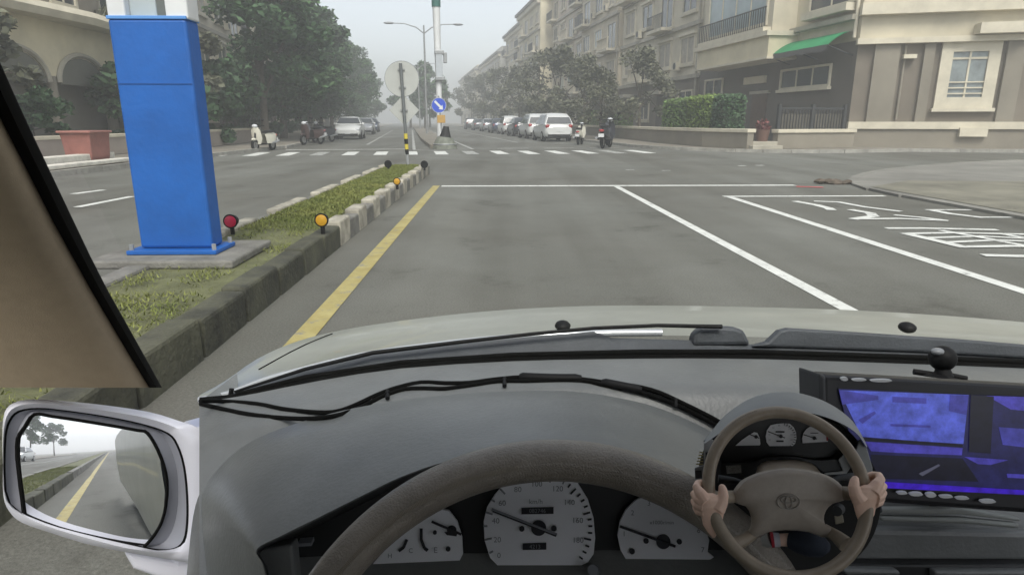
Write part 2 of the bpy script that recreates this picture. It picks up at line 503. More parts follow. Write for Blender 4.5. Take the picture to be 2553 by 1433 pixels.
M_KERBD = mat('kerb_dark', (0.055, 0.055, 0.042), 0.92, amt=0.4, scale=3, c2=(0.10, 0.10, 0.065), bump=0.5)
stone_row(MED_R - 0.07, -6.0, 6.2, 0.61, lambda i, v: (M_KERBD, 0.015, random.uniform(-.012, .012)))
stone_row(MED_R - 0.07, 6.2, 15.2, 0.45, lambda i, v: ((M_KERBW, M_KERB)[i % 2], 0.012, 0.035 if i % 2 == 0 else -0.01))
stone_row(MED_L + 0.07, 5.4, 15.0, 0.6, lambda i, v: ((M_KERBW, M_KERB)[1 if (i % 3 == 2) else 0], 0.05, 0.02 if i % 3 != 2 else -.03), 0.14)
stone_row(MED_L + 0.07, -6.0, 5.4, 0.76, lambda i, v: (M_KERB, 0.015, 0))
lng = MB()
for u in (MED_L + 0.07, MED_R - 0.07):
    lng.obox(N(u - 0.075, -70, -0.02), NR * 0.15, ND * 63.9, V((0, 0, MED_Z + 0.02)))
lng.build('kerb', M_KERB, median)
# grass: blades
gb = MB()
rg = random.Random(3)
for i in range(70000):
    v = rg.uniform(-9, 15.2) if i % 3 else rg.uniform(1.5, 15.2)
    u = rg.uniform(MED_L + 0.15, MED_R - 0.15)
    bare = 2.2 < v < 6.0
    if not bare and rg.random() < 0.45 * (0.5 + 0.5 * sin(v * 3.3 + u * 4) * sin(u * 8 - v * 1.7)): continue
    if bare and rg.random() < min(0.97, (1.1 if v > 3.7 else (0.35 if u < -1.9 else 0.85)) * (0.9 + 0.5 * sin(v * 5.1 + u * 7) * sin(u * 9 - v * 2.3))): continue
    if v > MED_END - 0.35 and abs(u - (MED_L + MED_R) / 2) > 0.25: continue
    p = N(u, v, MED_Z - 0.015); a = rg.uniform(0, 6.28); h = rg.uniform(0.012, 0.032); w = rg.uniform(0.0025, 0.006) if v < 6.5 else rg.uniform(0.005, 0.012)
    d = V((cos(a), sin(a), 0)) * w; l = V((rg.uniform(-1, 1), rg.uniform(-1, 1), 0)) * 0.03
    gb.add([p - d, p + d, p + l + V((0, 0, h))], [(0, 1, 2)])
tag(gb.build('grass', M_GRASS), 'short yellow green grass growing along the kerbed median strip', 'grass', kind='stuff')

# ---- reflector posts on the median
def reflector(x, y, zc, r, cm, label, back=False):
    d = ray(x, y); t = 0
    c = V((0, 0, EYE)) + d * ((zc - EYE) / d.z)
    base = V((c.x, c.y, MED_Z - 0.02))
    t = thing('road_reflector', label, 'reflector', base, -AN, 'round reflectors along the median edges')
    bh = MB(); bh.tube([(0, 0, 0), (0, 0, zc - base.z - r * 0.6)], 0.02, 8); bh.build('post', M_BLACK, t).matrix_parent_inverse = Matrix()
    hz = zc - base.z
    b = MB(); b.tube([(0, 0.045, hz), (0, -0.01, hz), (0, -0.025, hz)], [r * 0.8, r, r * 1.05], 20); b.build('housing', M_BLACK, t, 40).matrix_parent_inverse = Matrix()
    if not back:
        l = MB(); l.tube([(0, -0.020, hz), (0, -0.032, hz), (0, -0.040, hz)], [r * 0.82, r * 0.82, r * 0.4], 20); l.build('lens', cm, t, 40).matrix_parent_inverse = Matrix()
    return t
M_RLENS = mat('red_lens', (0.42, 0.012, 0.05), 0.3, amt=0.1, scale=40)
M_YLENS = mat('amber_lens', (0.50, 0.27, 0.02), 0.3, amt=0.1, scale=40)
reflector(577, 551, 0.31, 0.062, M_RLENS, 'red round reflector beside the foot of the blue column')
reflector(803, 548, 0.33, 0.060, M_YLENS, 'large amber round reflector on the median kerb')
reflector(990, 452, 0.31, 0.055, M_YLENS, 'small amber reflector farther along the median kerb')
reflector(968, 409, 0.31, 0.075, None, 'black reflector back on the left corner of the median nose', True)
reflector(1058, 410, 0.31, 0.075, None, 'black reflector back on the right corner of the median nose', True)

# ---- blue column on the median
def blue_column():
    a, b = G(348, 622, 0.27), G(530, 620, 0.27)
    w = (b - a).length; c = (a + b) / 2 + ND * 0.11
    t = thing('sign_column', 'square white sign column with bright blue wrap around its lower part', 'column', (c.x, c.y, MED_Z - 0.02), -AN)
    I = Matrix()
    def bd(mb, n, m, **k):
        o = mb.build(n, m, t, **k); o.matrix_parent_inverse = I; return o
    hw = w / 2; dp = 0.10
    mb = MB(); mb.box((0, 0.02, 0.02), (w + 0.5, dp * 2 + 0.62, 0.06)); bd(mb, 'footing', M_KERB, bevel=0.015)
    mb = MB(); mb.box((0, -0.01, 0.068), (w + 0.12, dp * 2 + 0.16, 0.03)); bd(mb, 'base_plate', M_BLUE, bevel=0.005)
    TOP = Plane(a, NR, (0, 0, 0)).pix(360, 46)[1] - (MED_Z - 0.02)
    mb = MB(); mb.box((0, 0, 0.085 + (TOP - 0.085) / 2), (w, dp * 2, TOP - 0.085)); bd(mb, 'blue_wrap', M_BLUE, bevel=0.02)
    mb = MB(); mb.box((0, 0, TOP + 0.008), (w + 0.01, dp * 2 + 0.01, 0.022)); bd(mb, 'wrap_top_edge', mat('blue_edge', (0.10, 0.27, 0.60), 0.5), bevel=0.004)
    for s in (-1, 1):
        mb = MB(); mb.box((s * (hw - 0.06), 0, TOP + 1.2), (0.12 if s < 0 else 0.15, dp * 2 - 0.02, 2.4)); bd(mb, 'post', M_STEELW, bevel=0.012)
    mb = MB(); mb.box((-0.05, 0.0, TOP + 1.2), (w - 0.34, dp * 2 - 0.14, 2.36)); bd(mb, 'panel', mat('panel_grey', (0.42, 0.47, 0.47), 0.35, amt=0.1, scale=1), bevel=0.01)
    mb = MB(); mb.box((hw - 0.215, 0.0, TOP + 1.2), (0.16, dp * 2 - 0.16, 2.36)); bd(mb, 'panel', mat('panel_dark', (0.13, 0.14, 0.125), 0.4, amt=0.15, scale=1), bevel=0.01)
    for sx in (-1, 1):
        for sy in (-1, 1):
            mb = MB(); mb.tube([(sx * (hw + 0.035), sy * (dp + 0.045) - 0.01, 0.08), (sx * (hw + 0.035), sy * (dp + 0.045) - 0.01, 0.125)], 0.016, 6); bd(mb, 'bolt', M_STEELG)
    mat('blue_seam', (0.008, 0.078, 0.29), 0.6)
    mb = MB(); mb.box((0, -dp - 0.002, 1.24), (w - 0.02, 0.006, 0.006)); bd(mb, 'seam', MATS['blue_seam'])
blue_column()

# ---- sign seen from behind on the median nose
def back_sign():
    b = G(1017, 410, MED_Z)
    t = thing('traffic_sign', 'grey back of a round and a diamond sign on striped post at median nose', 'sign', (b.x, b.y, MED_Z - 0.03), -AN)
    I = Matrix()
    def bd(mb, n, m, **k):
        o = mb.build(n, m, t, **k); o.matrix_parent_inverse = I; return o
    pl = Plane(b, NR, (0, 0, 0))
    zc = pl.pix(1000, 197)[1] - b.z + 0.03; zt = pl.pix(998, 156)[1] - b.z + 0.03; zd = pl.pix(1005, 275)[1] - b.z + 0.03
    z0, z1 = pl.pix(1008, 382)[1] - b.z, pl.pix(1006, 330)[1] - b.z
    bands = 5
    lean = -0.075
    L = lambda z: (lean * z / 2.2, 0, z)
    mb = MB(); mb.tube([L(0), L(z0)], 0.038, 12); bd(mb, 'post', M_STEELG, smooth=40)
    for i in range(4):
        a, c = z0 + (z1 - z0) * i / 4, z0 + (z1 - z0) * (i + 1) / 4
        mb = MB(); mb.tube([L(a), L(c)], 0.042, 12); bd(mb, 'stripe', (M_BLACK, mat('sign_yellow', (0.55, 0.45, 0.05), 0.6))[i % 2], smooth=40)
    mb = MB(); mb.tube([L(z1), L(zt - 0.02)], 0.036, 12); bd(mb, 'pole', mat('post_grey', (0.12, 0.13, 0.13), 0.6, amt=0.1), smooth=40)
    M_BACK = mat('sign_back', (0.40, 0.41, 0.38), 0.6, metal=0.0, amt=0.06, scale=3)
    cx_ = L(zc)[0]
    mb = MB(); mb.tube([(cx_, 0.045, zc), (cx_, 0.052, zc)], 0.385, 40); bd(mb, 'round_plate', M_BACK)
    mb = MB(); mb.ring((cx_, 0.05, zc), (1, 0, 0), (0, 0, 1), 0.382, 0.008, 40, 6); bd(mb, 'plate_rim', M_STEELG, smooth=60)
    cx_ = L(zd)[0]; h = 0.34
    mb = MB(); mb.prism([(cx_ - h, 0.052, zd), (cx_, 0.052, zd - h), (cx_ + h, 0.052, zd), (cx_, 0.052, zd + h)], (0, 0.008, 0)); bd(mb, 'diamond_plate', M_BACK, bevel=0.003)
    for z in (zc - 0.18, zc + 0.2, zd):
        mb = MB(); mb.box((L(z)[0], 0.03, z), (0.16, 0.03, 0.03)); bd(mb, 'bracket', M_STEELG)
back_sign()

# ================================================================== far median with lamp posts, blue arrow sign
fm = MB()
fm.prism([F(-0.55, 0.6, -0.02), F(0, 0.0, -0.02), F(0.55, 0.6, -0.02), F(0.75, 12, -0.02), F(0.75, 300, -0.02), F(-0.75, 300, -0.02), F(-0.75, 12, -0.02)], (0, 0, 0.2))
fmed = fm.build('median_island', M_PAVE, bevel=0.02); fmed['kind'] = 'structure'
strip('median_edge_line', F(-1.25, -0.4), F(-1.05, 60), 0.14, M_WORN)
strip('median_edge_line', F(1.25, -0.4), F(1.05, 60), 0.14, M_WORN)
strip('median_edge_line', F(-1.3, -0.5), F(-0.35, -1.6), 0.14, M_WORN)

def arrow_sign():
    b = F(0.05, 1.0, 0.17); I = Matrix()
    t = thing('traffic_sign', 'round blue sign with white diagonal arrow over amber panel on far median', 'sign', b, -AF)
    def bd(mb, n, m, **k):
        o = mb.build(n, m, t, **k); o.matrix_parent_inverse = I; return o
    pl = Plane(b, FR, (0, 0, 0))
    s, z = pl.pix(1094, 263); z -= b.z
    s2, z2 = pl.pix(1100, 297); z2 -= b.z
    mb = MB(); mb.tube([(0, 0.04, 0), (s, 0.04, z + 0.4)], 0.04, 10); bd(mb, 'post', M_STEELG, smooth=40)
    mb = MB(); mb.tube([(s, 0, z), (s, -0.015, z)], 0.32, 36); bd(mb, 'plate', mat('sign_blue', (0.02, 0.075, 0.5), 0.45, amt=0.05))
    mb = MB(); mb.ring((s, -0.012, z), (1, 0, 0), (0, 0, 1), 0.315, 0.008, 36, 6); bd(mb, 'plate_rim', M_STEELW)
    d = V((0.707, 0, -0.707)); n = V((0.707, 0, 0.707)); c = V((s, -0.018, z))
    pts = [c - d * 0.25 + n * 0.05, c - d * 0.25 - n * 0.05, c + d * 0.10 - n * 0.05, c + d * 0.10 - n * 0.125, c + d * 0.26, c + d * 0.10 + n * 0.125, c + d * 0.10 + n * 0.05]
    mb = MB(); mb.prism(pts, (0, -0.004, 0)); bd(mb, 'arrow', M_STEELW)
    mb = MB(); mb.box((s2, -0.01, z2), (0.36, 0.03, 0.34)); bd(mb, 'amber_panel', mat('amber_panel', (0.45, 0.27, 0.07), 0.6, amt=0.15), bevel=0.01)
arrow_sign()
def bollard():
    I = Matrix(); b = F(0.1, 0.35, 0.0)
    t = thing('crash_cushion', 'grey green rubber crash cushion at the nose of the far median', 'crash cushion', b, -AF)
    mb = MB(); mb.tube([(0, 0, 0), (0, 0, 0.12), (0, 0, 0.35), (0.02, 0, 0.5)], [0.55, 0.52, 0.42, 0.33], 20)
    mb.build('drum', mat('cushion', (0.14, 0.15, 0.12), 0.8, amt=0.35, scale=6), t, 40).matrix_parent_inverse = I
    mb = MB(); mb.tube([(0.02, 0, 0.5), (0.05, 0, 0.75), (0.07, 0, 0.95)], [0.26, 0.17, 0.12], 14)
    mb.build('lamp_housing', M_BLACK, t, 40).matrix_parent_inverse = I
    mb = MB(); mb.ring((0, 0, 0.2), (1, 0, 0), (0, 1, 0), 0.49, 0.03, 20, 6)
    mb.build('band', M_STEELG, t, 40).matrix_parent_inverse = I
bollard()

def white_mast():
    b = F(0.0, 2.6, 0.17); I = Matrix(); pl = Plane(b, FR, (0, 0, 0))
    t = thing('signal_mast', 'tall white mast with green upper end and grey signal box on far median', 'mast', b, -AF)
    def bd(mb, n, m, **k):
        o = mb.build(n, m, t, **k); o.matrix_parent_inverse = I; return o
    Z = lambda y: pl.pix(1085, y)[1] - b.z
    mb = MB(); mb.tube([(0, 0, 0), (0, 0, Z(205)), (-0.02, 0, Z(18))], [0.15, 0.13, 0.17], 16); bd(mb, 'pole', M_STEELW, smooth=40)
    mb = MB(); mb.tube([(-0.02, 0, Z(18)), (-0.03, 0, Z(-90))], [0.2, 0.2], 16); bd(mb, 'green_sleeve', mat('mast_green', (0.03, 0.12, 0.10), 0.6), smooth=40)
    mb = MB(); mb.box((0.03, -0.15, (Z(135) + Z(195)) / 2), (0.30, 0.22, Z(135) - Z(195))); bd(mb, 'signal_box', mat('signal_grey', (0.40, 0.43, 0.45), 0.5, amt=0.1), bevel=0.02)
    for y in (132, 197):
        mb = MB(); mb.box((0.05, -0.1, Z(y)), (0.42, 0.36, 0.16)); bd(mb, 'bracket', M_STEELG, bevel=0.02)
    mb = MB(); mb.box((0.32, -0.1, Z(145)), (0.16, 0.2, 0.45)); bd(mb, 'side_signal', M_STEELG, bevel=0.02)
white_mast()

def lamp_post(v, label):
    b = F(0.0, v, 0.17); I = Matrix()
    t = thing('street_lamp', label, 'street lamp', b, -AF, 'double armed lamps on the far median')
    def bd(mb, n, m, **k):
        o = mb.build(n, m, t, **k); o.matrix_parent_inverse = I; return o
    mb = MB(); mb.tube([(0, 0, 0), (0, 0, 8.3)], [0.11, 0.06], 10); bd(mb, 'pole', M_STEELG, smooth=40)
    for s in (-1, 1):
        mb = MB(); mb.tube([(0, 0, 7.7), (s * 0.6, 0, 8.15), (s * 1.5, 0, 8.4), (s * 2.3, 0, 8.42)], [0.05, 0.045, 0.04, 0.035], 8); bd(mb, 'arm', M_STEELG, smooth=60)
        mb = MB(); mb.ball((s * 2.7, 0, 8.42), 0.1, 12, 8, (4.2, 1.6, 0.9)); bd(mb, 'lamp_head', M_STEELG, smooth=60)
lamp_post(26, 'nearest double armed grey street lamp beyond the white mast')
lamp_post(62, 'distant double armed street lamp down the far median')
#@@SETTING2
# ================================================================== BUILDINGS
def wmat(name, c, **k): return mat(name, c, 0.88, amt=0.17, scale=0.5, bump=0.12, detail=9, **k)
M_BEIGE = wmat('stucco_beige', (0.50, 0.455, 0.34))
M_BROWN = wmat('stone_brown', (0.165, 0.142, 0.11))
M_TAUPE = wmat('stone_taupe', (0.22, 0.198, 0.155))
M_GREYW = wmat('wall_grey', (0.56, 0.51, 0.39))
M_MAUVE = wmat('wall_mauve', (0.30, 0.26, 0.22))
M_CREAM = wmat('wall_cream', (0.60, 0.54, 0.38))
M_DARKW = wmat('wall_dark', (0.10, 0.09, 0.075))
M_ROOF = wmat('roof_slab', (0.20, 0.19, 0.18))
M_IRON = mat('iron', (0.03, 0.032, 0.032), 0.6)

def pbox(name, m, parent, pl, a0, a1, z0, z1, w0, w1, bevel=0.0):
    mb = MB(); pl.box(mb, a0, a1, z0, z1, w0, w1)
    return mb.build(name, m, parent, bevel=bevel)
def window(parent, pl, a0, a1, z0, z1, fr=0.16, w=0.0, mull=1, trans=0.0, fm=None, pm=None, sill=True, head=False, rails=0):
    """a window as a part: its surround is the mesh, pane, mullions and sill its sub-parts"""
    fm = fm or M_TRIMW; pm = pm or M_GLASSW
    mb = MB()
    pl.box(mb, a0, a0 + fr, z0, z1, w - 0.05, w + 0.09); pl.box(mb, a1 - fr, a1, z0, z1, w - 0.05, w + 0.09)
    pl.box(mb, a0 + fr, a1 - fr, z0, z0 + fr, w - 0.05, w + 0.088); pl.box(mb, a0 + fr, a1 - fr, z1 - fr, z1, w - 0.05, w + 0.088)
    o = mb.build('window', fm, parent)
    pbox('pane', pm, o, pl, a0 + fr, a1 - fr, z0 + fr, z1 - fr, w - 0.04, w + 0.012)
    for i in range(mull):
        s = a0 + fr + (a1 - a0 - 2 * fr) * (i + 1) / (mull + 1)
        pbox('mullion', M_TRIMW, o, pl, s - 0.035, s + 0.035, z0 + fr, z1 - fr, w + 0.012, w + 0.05)
    if trans:
        zz = z0 + (z1 - z0) * trans
        pbox('transom', M_TRIMW, o, pl, a0 + fr, a1 - fr, zz - 0.04, zz + 0.04, w + 0.012, w + 0.054)
    for i in range(rails):
        zz = z0 + fr + 0.12 + i * 0.22
        pbox('rail', M_TRIMW, o, pl, a0 + fr, a1 - fr, zz, zz + 0.05, w + 0.055, w + 0.075)
    if sill: pbox('sill', M_TRIMW, o, pl, a0 - 0.08, a1 + 0.08, z0 - 0.14, z0 - 0.003, w - 0.02, w + 0.2)
    if head: pbox('head', M_TRIMW, o, pl, a0 - 0.15, a1 + 0.15, z1 + 0.003, z1 + 0.18, w - 0.02, w + 0.22)
    return o
def balcony(parent, pl, a0, a1, z, depth=0.9, h=0.95, style='solid'):
    o = pbox('balcony', M_TRIMW, parent, pl, a0, a1, z - 0.2, z, -0.02, depth)
    if style == 'solid':
        n = max(2, int((a1 - a0) / 0.35))
        for i in range(n + 1):
            s = a0 + 0.06 + (a1 - a0 - 0.12) * i / n
            pbox('baluster', M_TRIMW, o, pl, s - 0.05, s + 0.05, z + 0.002, z + h - 0.1, depth - 0.16, depth - 0.06)
        pbox('handrail', M_TRIMW, o, pl, a0, a1, z + h - 0.098, z + h, depth - 0.2, depth - 0.01)
    else:
        n = max(3, int((a1 - a0) / 0.22))
        for i in range(n + 1):
            s = a0 + 0.04 + (a1 - a0 - 0.08) * i / n
            pbox('baluster', M_IRON, o, pl, s - 0.018, s + 0.018, z + 0.002, z + h - 0.04, depth - 0.09, depth - 0.054)
        pbox('handrail', M_IRON, o, pl, a0, a1, z + h - 0.038, z + h + 0.01, depth - 0.11, depth - 0.03)
    return o

RP = Plane(F(17, -3), FD, (0, 0, 0))         # street wall of the right-hand row
ax = lambda x: RP.pix(x, 302)[0]
def bldg(name, label, pl, centre_s):
    b = pl.pt(centre_s, 0.0, -4)
    return thing(name, label, 'building', (b.x, b.y, 0.0))

# ---- corner building (green awning)
def corner_building():
    t = bldg('corner_building', 'beige and brown corner building with green awning and tall framed window', RP, 6)
    s1 = ax(1738); H1 = 18.5
    pbox('wall', wmat('stone_dark', (0.10, 0.088, 0.072)), t, RP, 0.0, s1, -0.02, 4.4, -13, 0.0)
    pbox('wall', M_BEIGE, t, RP, 0.0, s1, 4.402, H1, -13, 0.02)
    # oriel over the garden
    a0, a1 = ax(1905), s1 - 0.2
    RPo = Plane(F(17 - 1.5, -3), FD, (0, 0, 0))
    b0, b1 = RPo.pix(1912, 150)[0], RPo.pix(1738, 150)[0]
    zb = RPo.pix(1820, 158)[1]; zl = RPo.pix(1820, 112)[1]
    bay = pbox('bay', M_CREAM, t, RP, b0, b1, zb, zl, 0.01, 1.5)
    pbox('bay_ledge', M_TRIMW, bay, RP, b0 - 0.12, b1 + 0.12, zl + 0.002, zl + 0.22, 0.01, 1.68)
    pbox('bay_soffit_band', M_TRIMW, bay, RP, b0 - 0.05, b1 + 0.05, zb - 0.1, zb - 0.002, 0.01, 1.56)
    up = pbox('bay', M_GREYW, t, RP, b0 + 0.25, b1 - 0.2, zl + 0.222, H1 - 1, 0.021, 1.25)
    zw0, zw1 = zl + 0.55, zl + 3.3
    window(t, RP, b0 + 0.7, b1 - 0.7, zw0, zw1, 0.14, 1.25, 3, 0.0, pm=M_GLASSL, sill=False)
    window(t, RP, b0 + 0.7, b1 - 0.7, zw0 + 3.6, zw1 + 3.4, 0.14, 1.25, 3, 0.0, pm=M_GLASSL)
    balcony(t, RP, b0 + 0.35, b1 - 0.3, zl + 0.43, 1.66, 0.9, 'iron')
    # recessed dark window and ledge beside the downpipe
    z0 = RP.pix(2050, 48)[1]
    window(t, RP, ax(2100), ax(1990), z0 + 0.35, z0 + 2.6, 0.1, 0.02, 1, sill=False, pm=M_GLASSW)
    pbox('ledge', M_TRIMW, t, RP, ax(2104), ax(1995), z0, z0 + 0.3, 0.0, 0.55)
    pbox('ledge', M_TRIMS, t, RP, 0.1, a0 + 0.1, RP.pix(2000, 70)[1] - 0.2, RP.pix(2000, 70)[1], 0.0, 0.35)
    # awning
    pts_t = [RP.pt(*RP.pix(2104, 82), 0.1), RP.pt(*RP.pix(1945, 108), 0.1)]
    za = RP.pix(2050, 92)[1]
    q0, q1 = ax(2106), ax(1955)
    rows = []
    for k in range(7):
        f = k / 6
        rows.append([RP.pt(q0 + (q1 - q0) * j / 8, za - 0.42 * f * f - 0.16 * f + 0.012 * sin(j * 3.0), 0.06 + 1.15 * f) for j in range(9)])
    mb = MB(); mb.loft(rows); mb.loft([[p - V((0, 0, 0.03)) for p in r] for r in rows][::-1])
    M_GREEN = mat('awning_green', (0.012, 0.24, 0.085), 0.7, amt=0.15, scale=1.2)
    aw = mb.build('awning', M_GREEN, t, 50)
    mb = MB(); rr = rows[-1]; mb.loft([rr, [p - V((0, 0, 0.22 + 0.03 * (i % 2))) for i, p in enumerate(rr)]]); mb.loft([[p + RP.n * -0.012 for p in rr], [p + RP.n * -0.012 - V((0, 0, 0.22)) for p in rr]]); mb.build('valance', mat('valance', (0.09, 0.085, 0.08), 0.8), aw)
    for j in (0, 4, 8):
        mb = MB(); mb.tube([RP.pt(q0 + (q1 - q0) * j / 8, za - 1.0, 0.02), rr[j] - V((0, 0, 0.04))], 0.025, 6); mb.build('strut', M_IRON, aw)
    # ground floor openings
    def gw(x0, x1, y0, y1, **k):
        p0, p1 = RP.pix(x0, y1), RP.pix(x1, y0)
        return window(t, RP, min(p0[0], p1[0]), max(p0[0], p1[0]), min(p0[1], p1[1]), max(p0[1], p1[1]), **k)
    gw(2070, 1950, 175, 215, fr=0.1, mull=2)
    gw(1800, 1760, 200, 260, fr=0.1, mull=1)
    dz = RP.pix(1890, 235)[1]
    d = pbox('door', mat('door_brown', (0.09, 0.055, 0.035), 0.6, amt=0.2), t, RP, ax(1908), ax(1872), 0.14, dz, -0.02, 0.06)
    pbox('door_frame', M_TRIMS, d, RP, ax(1914), ax(1866), dz + 0.002, dz + 0.15, -0.02, 0.1)
    pbox('signboard', M_GREYW, t, RP, ax(1902), ax(1850), RP.pix(1880, 210)[1], RP.pix(1880, 192)[1], 0.0, 0.12)
    # downpipe
    mb = MB(); mb.tube([RP.pt(0.12, H1 - 4, 0.14), RP.pt(0.12, RP.pix(2108, 100)[1], 0.14)], 0.07, 8); mb.build('downpipe', M_TRIMW, t, 40)
    # ---- side-street face
    RS = Plane(F(17, -3), (0.965, -0.26, 0), (0, 0, 0))
    zz = lambda y, x=2330: RS.pix(x, y)[1]
    sx = lambda x, y=200: RS.pix(x, y)[0]
    S2 = 16
    pbox('wall', M_BROWN, t, RS, 0.0, S2, -0.02, zz(100), -9, -0.002)
    pbox('wall', M_BEIGE, t, RS, 0.0, S2, zz(100) + 0.002, H1, -9, 0.10)
    pbox('string_course', M_TRIMW, t, RS, -0.1, S2, zz(100) - 0.12, zz(100) + 0.1, 0.0, 0.34)
    pbox('string_course', M_TRIMW, t, RS, -0.1, S2, zz(28) - 0.1, zz(28) + 0.35, 0.0, 0.45)
    pbox('plinth', M_TAUPE, t, RS, -0.02, S2, -0.01, zz(322), 0.0, 0.22)
    pbox('plinth_band', M_TRIMW, t, RS, -0.06, S2, zz(322) + 0.002, zz(304), 0.0, 0.32)
    for x0, x1 in ((2170, 2232), (2292, 2318), (2495, 2540)):
        pbox('pilaster', M_TAUPE, t, RS, sx(x0), sx(x1), zz(304) + 0.002, zz(100) - 0.122, -0.01, 0.16)
    p = window(t, RS, sx(2335), sx(2482), zz(270, 2400), zz(102, 2400), 0.42, 0.04, 1, 0.74, fm=M_TRIMW, pm=mat('pane_pale', (0.20, 0.23, 0.23), 0.2, amt=0.25, scale=2), sill=True, rails=3)
    p['label'] = 'tall window in a broad cream surround'
    pbox('window_hood', M_TRIMW, t, RS, sx(2405), sx(2530), zz(92), zz(66), 0.1, 0.75)
    pbox('wall_lamp', M_TRIMW, t, RS, sx(2240), sx(2272), zz(146), zz(136), 0.0, 0.3)
    mb = MB(); mb.tube([RS.pt(sx(2246), zz(298), 0.08), RS.pt(sx(2246), zz(112), 0.08)], 0.045, 8); mb.build('pipe', M_TAUPE, t, 40)
    pbox('meter_box', M_TRIMW, t, RS, sx(2405), sx(2475), zz(340), zz(318), 0.2, 0.42)
    window(t, RS, 5.5, 8.0, zz(28) + 1.3, zz(28) + 3.4, 0.2, 0.1, 1)
    # flat roof with a parapet, out of the picture's top
    pbox('roof', M_ROOF, t, RP, -0.3, s1, H1 + 0.002, H1 + 0.5, -13, 0.4)
    return t
corner_building()

# garden walls, hedges
def garden_wall(pts, h, label, thick=0.3):
    t = thing('garden_wall', label, 'wall', pts[0], 0, 'low garden walls along the right pavement')
    mb = MB(); cp = MB()
    for a, b in zip(pts, pts[1:]):
        a, b = V(a), V(b); d = (b - a); n = V((-d.y, d.x, 0)).normalized() * thick
        mb.obox(a + V((0, 0, 0.0)), d, n, V((0, 0, h)))
        e = d.normalized() * 0.05
        cp.obox(a - e - n * 0.2 + V((0, 0, h + 0.002)), d + e * 2, n * 1.4, V((0, 0, 0.14)))
    mb.build('wall', M_TAUPE, t); cp.build('coping', M_TRIMW, t, bevel=0.015)
def wp(u, v): return F(u, v, 0.12)
GW = [wp(12.0, 14.0), wp(10.9, 3.0), wp(10.95, -2.0), wp(11.55, -4.7)]
garden_wall(GW, 0.62, 'low curved garden wall with pale coping under the green hedges')
garden_wall([wp(12.95, -4.5), wp(16.7, -3.9)], 0.6, 'low straight garden wall below the green awning')
garden_wall([wp(12.6, 34), wp(12.2, 15.5)], 0.6, 'low pale garden wall behind the scooters')
def steps():
    t = thing('entrance_steps', 'two stone steps between the garden walls leading to brown door', 'steps', wp(12.2, -4.6))
    for k in range(2):
        mb = MB(); mb.obox(F(11.65, -5.0 + k * 0.4, 0.12), FR * 1.25, FD * 0.8, V((0, 0, 0.14 + 0.14 * k))); mb.build('step', M_TRIMS, t, bevel=0.01)
steps()
def gate():
    GP = Plane(F(13.1, -4.0), F(16.6, -3.4) - F(13.1, -4.0), (0, 0, 0))
    t = thing('iron_fence', 'dark iron fence panels standing behind the awning garden wall', 'fence', F(13.1, -3.9, 0.1))
    z0, z1 = 0.8, GP.pix(2000, 268)[1]
    for k in range(3):
        a = 0.1 + k * 1.65
        pbox('post', M_IRON, t, GP, a - 0.06, a + 0.06, 0.1, z1 + 0.12, -0.06, 0.06)
    for k in range(2):
        a = 0.18 + k * 1.65
        pbox('rail', M_IRON, t, GP, a, a + 1.49, z1 - 0.08, z1, -0.03, 0.03)
        pbox('rail', M_IRON, t, GP, a, a + 1.49, z0, z0 + 0.06, -0.03, 0.03)
        for j in range(10):
            s = a + 0.08 + j * 0.145
            pbox('bar', M_IRON, t, GP, s - 0.014, s + 0.014, z0 + 0.062, z1 - 0.082, -0.014, 0.014)
        pbox('mesh_panel', mat('fence_panel', (0.085, 0.078, 0.06), 0.8, amt=0.3, scale=2), t, GP, a, a + 1.49, z0 + 0.07, z1 - 0.25, -0.06, -0.035)
gate()

def leaf_cloud(mb, centres, n, size, rg, flat=1.0):
    for c, r in centres:
        for i in range(n):
            while True:
                q = V((rg.uniform(-1, 1), rg.uniform(-1, 1), rg.uniform(-1, 1)))
                if q.length <= 1: break
            q = q.normalized() * (0.45 + 0.55 * rg.random()) if q.length > 1e-3 else q
            p = V(c) + V((q.x * r[0], q.y * r[1], q.z * r[2]))
            a = V((rg.uniform(-1, 1), rg.uniform(-1, 1), rg.uniform(-0.6, 0.6))).normalized() * size * rg.uniform(0.6, 1.3)
            b = a.orthogonal().normalized() * size * rg.uniform(0.35, 0.7)
            b.rotate(Matrix.Rotation(rg.uniform(0, 6.28), 3, a))
            mb.add([p - a, p - a * 0.2 + b, p + a, p - a * 0.2 - b], [(0, 1, 2, 3)])
def hedge(u0, u1, v0, v1, z0, z1, m, label, seed, n=2600, size=0.1):
    c = F((u0 + u1) / 2, (v0 + v1) / 2, z0)
    t = thing('hedge', label, 'hedge', c, -AF, 'clipped box hedges on the garden wall')
    rg = random.Random(seed); mb = MB(); hx, hy, h = (u1 - u0) / 2, (v1 - v0) / 2, z1 - z0
    for i in range(n):
        f = rg.choice('lfrbttf l'.replace(' ', ''))
        x, y, z = rg.uniform(-hx, hx), rg.uniform(-hy, hy), rg.uniform(0.02, h)
        j = rg.gauss(0, 0.04)
        if f == 'l': x = -hx + j
        elif f == 'r': x = hx + j
        elif f == 'f': y = -hy + j
        elif f == 'b': y = hy + j
        else: z = h + j
        p = V((x, y, z))
        a = V((rg.uniform(-1, 1), rg.uniform(-1, 1), rg.uniform(-1, 1))).normalized() * size * rg.uniform(0.6, 1.2)
        b = a.orthogonal().normalized() * size * 0.5
        mb.add([p - a, p + b, p + a, p - b], [(0, 1, 2, 3)])
    mb.build('leaves', m, t).matrix_parent_inverse = Matrix()
    co = MB(); co.box((0, 0, h / 2), (2 * hx - 0.08, 2 * hy - 0.08, h - 0.06)); co.build('twigs', mat('hedge_core', (0.045, 0.075, 0.018), 0.9, amt=0.4, scale=4), t).matrix_parent_inverse = Matrix()
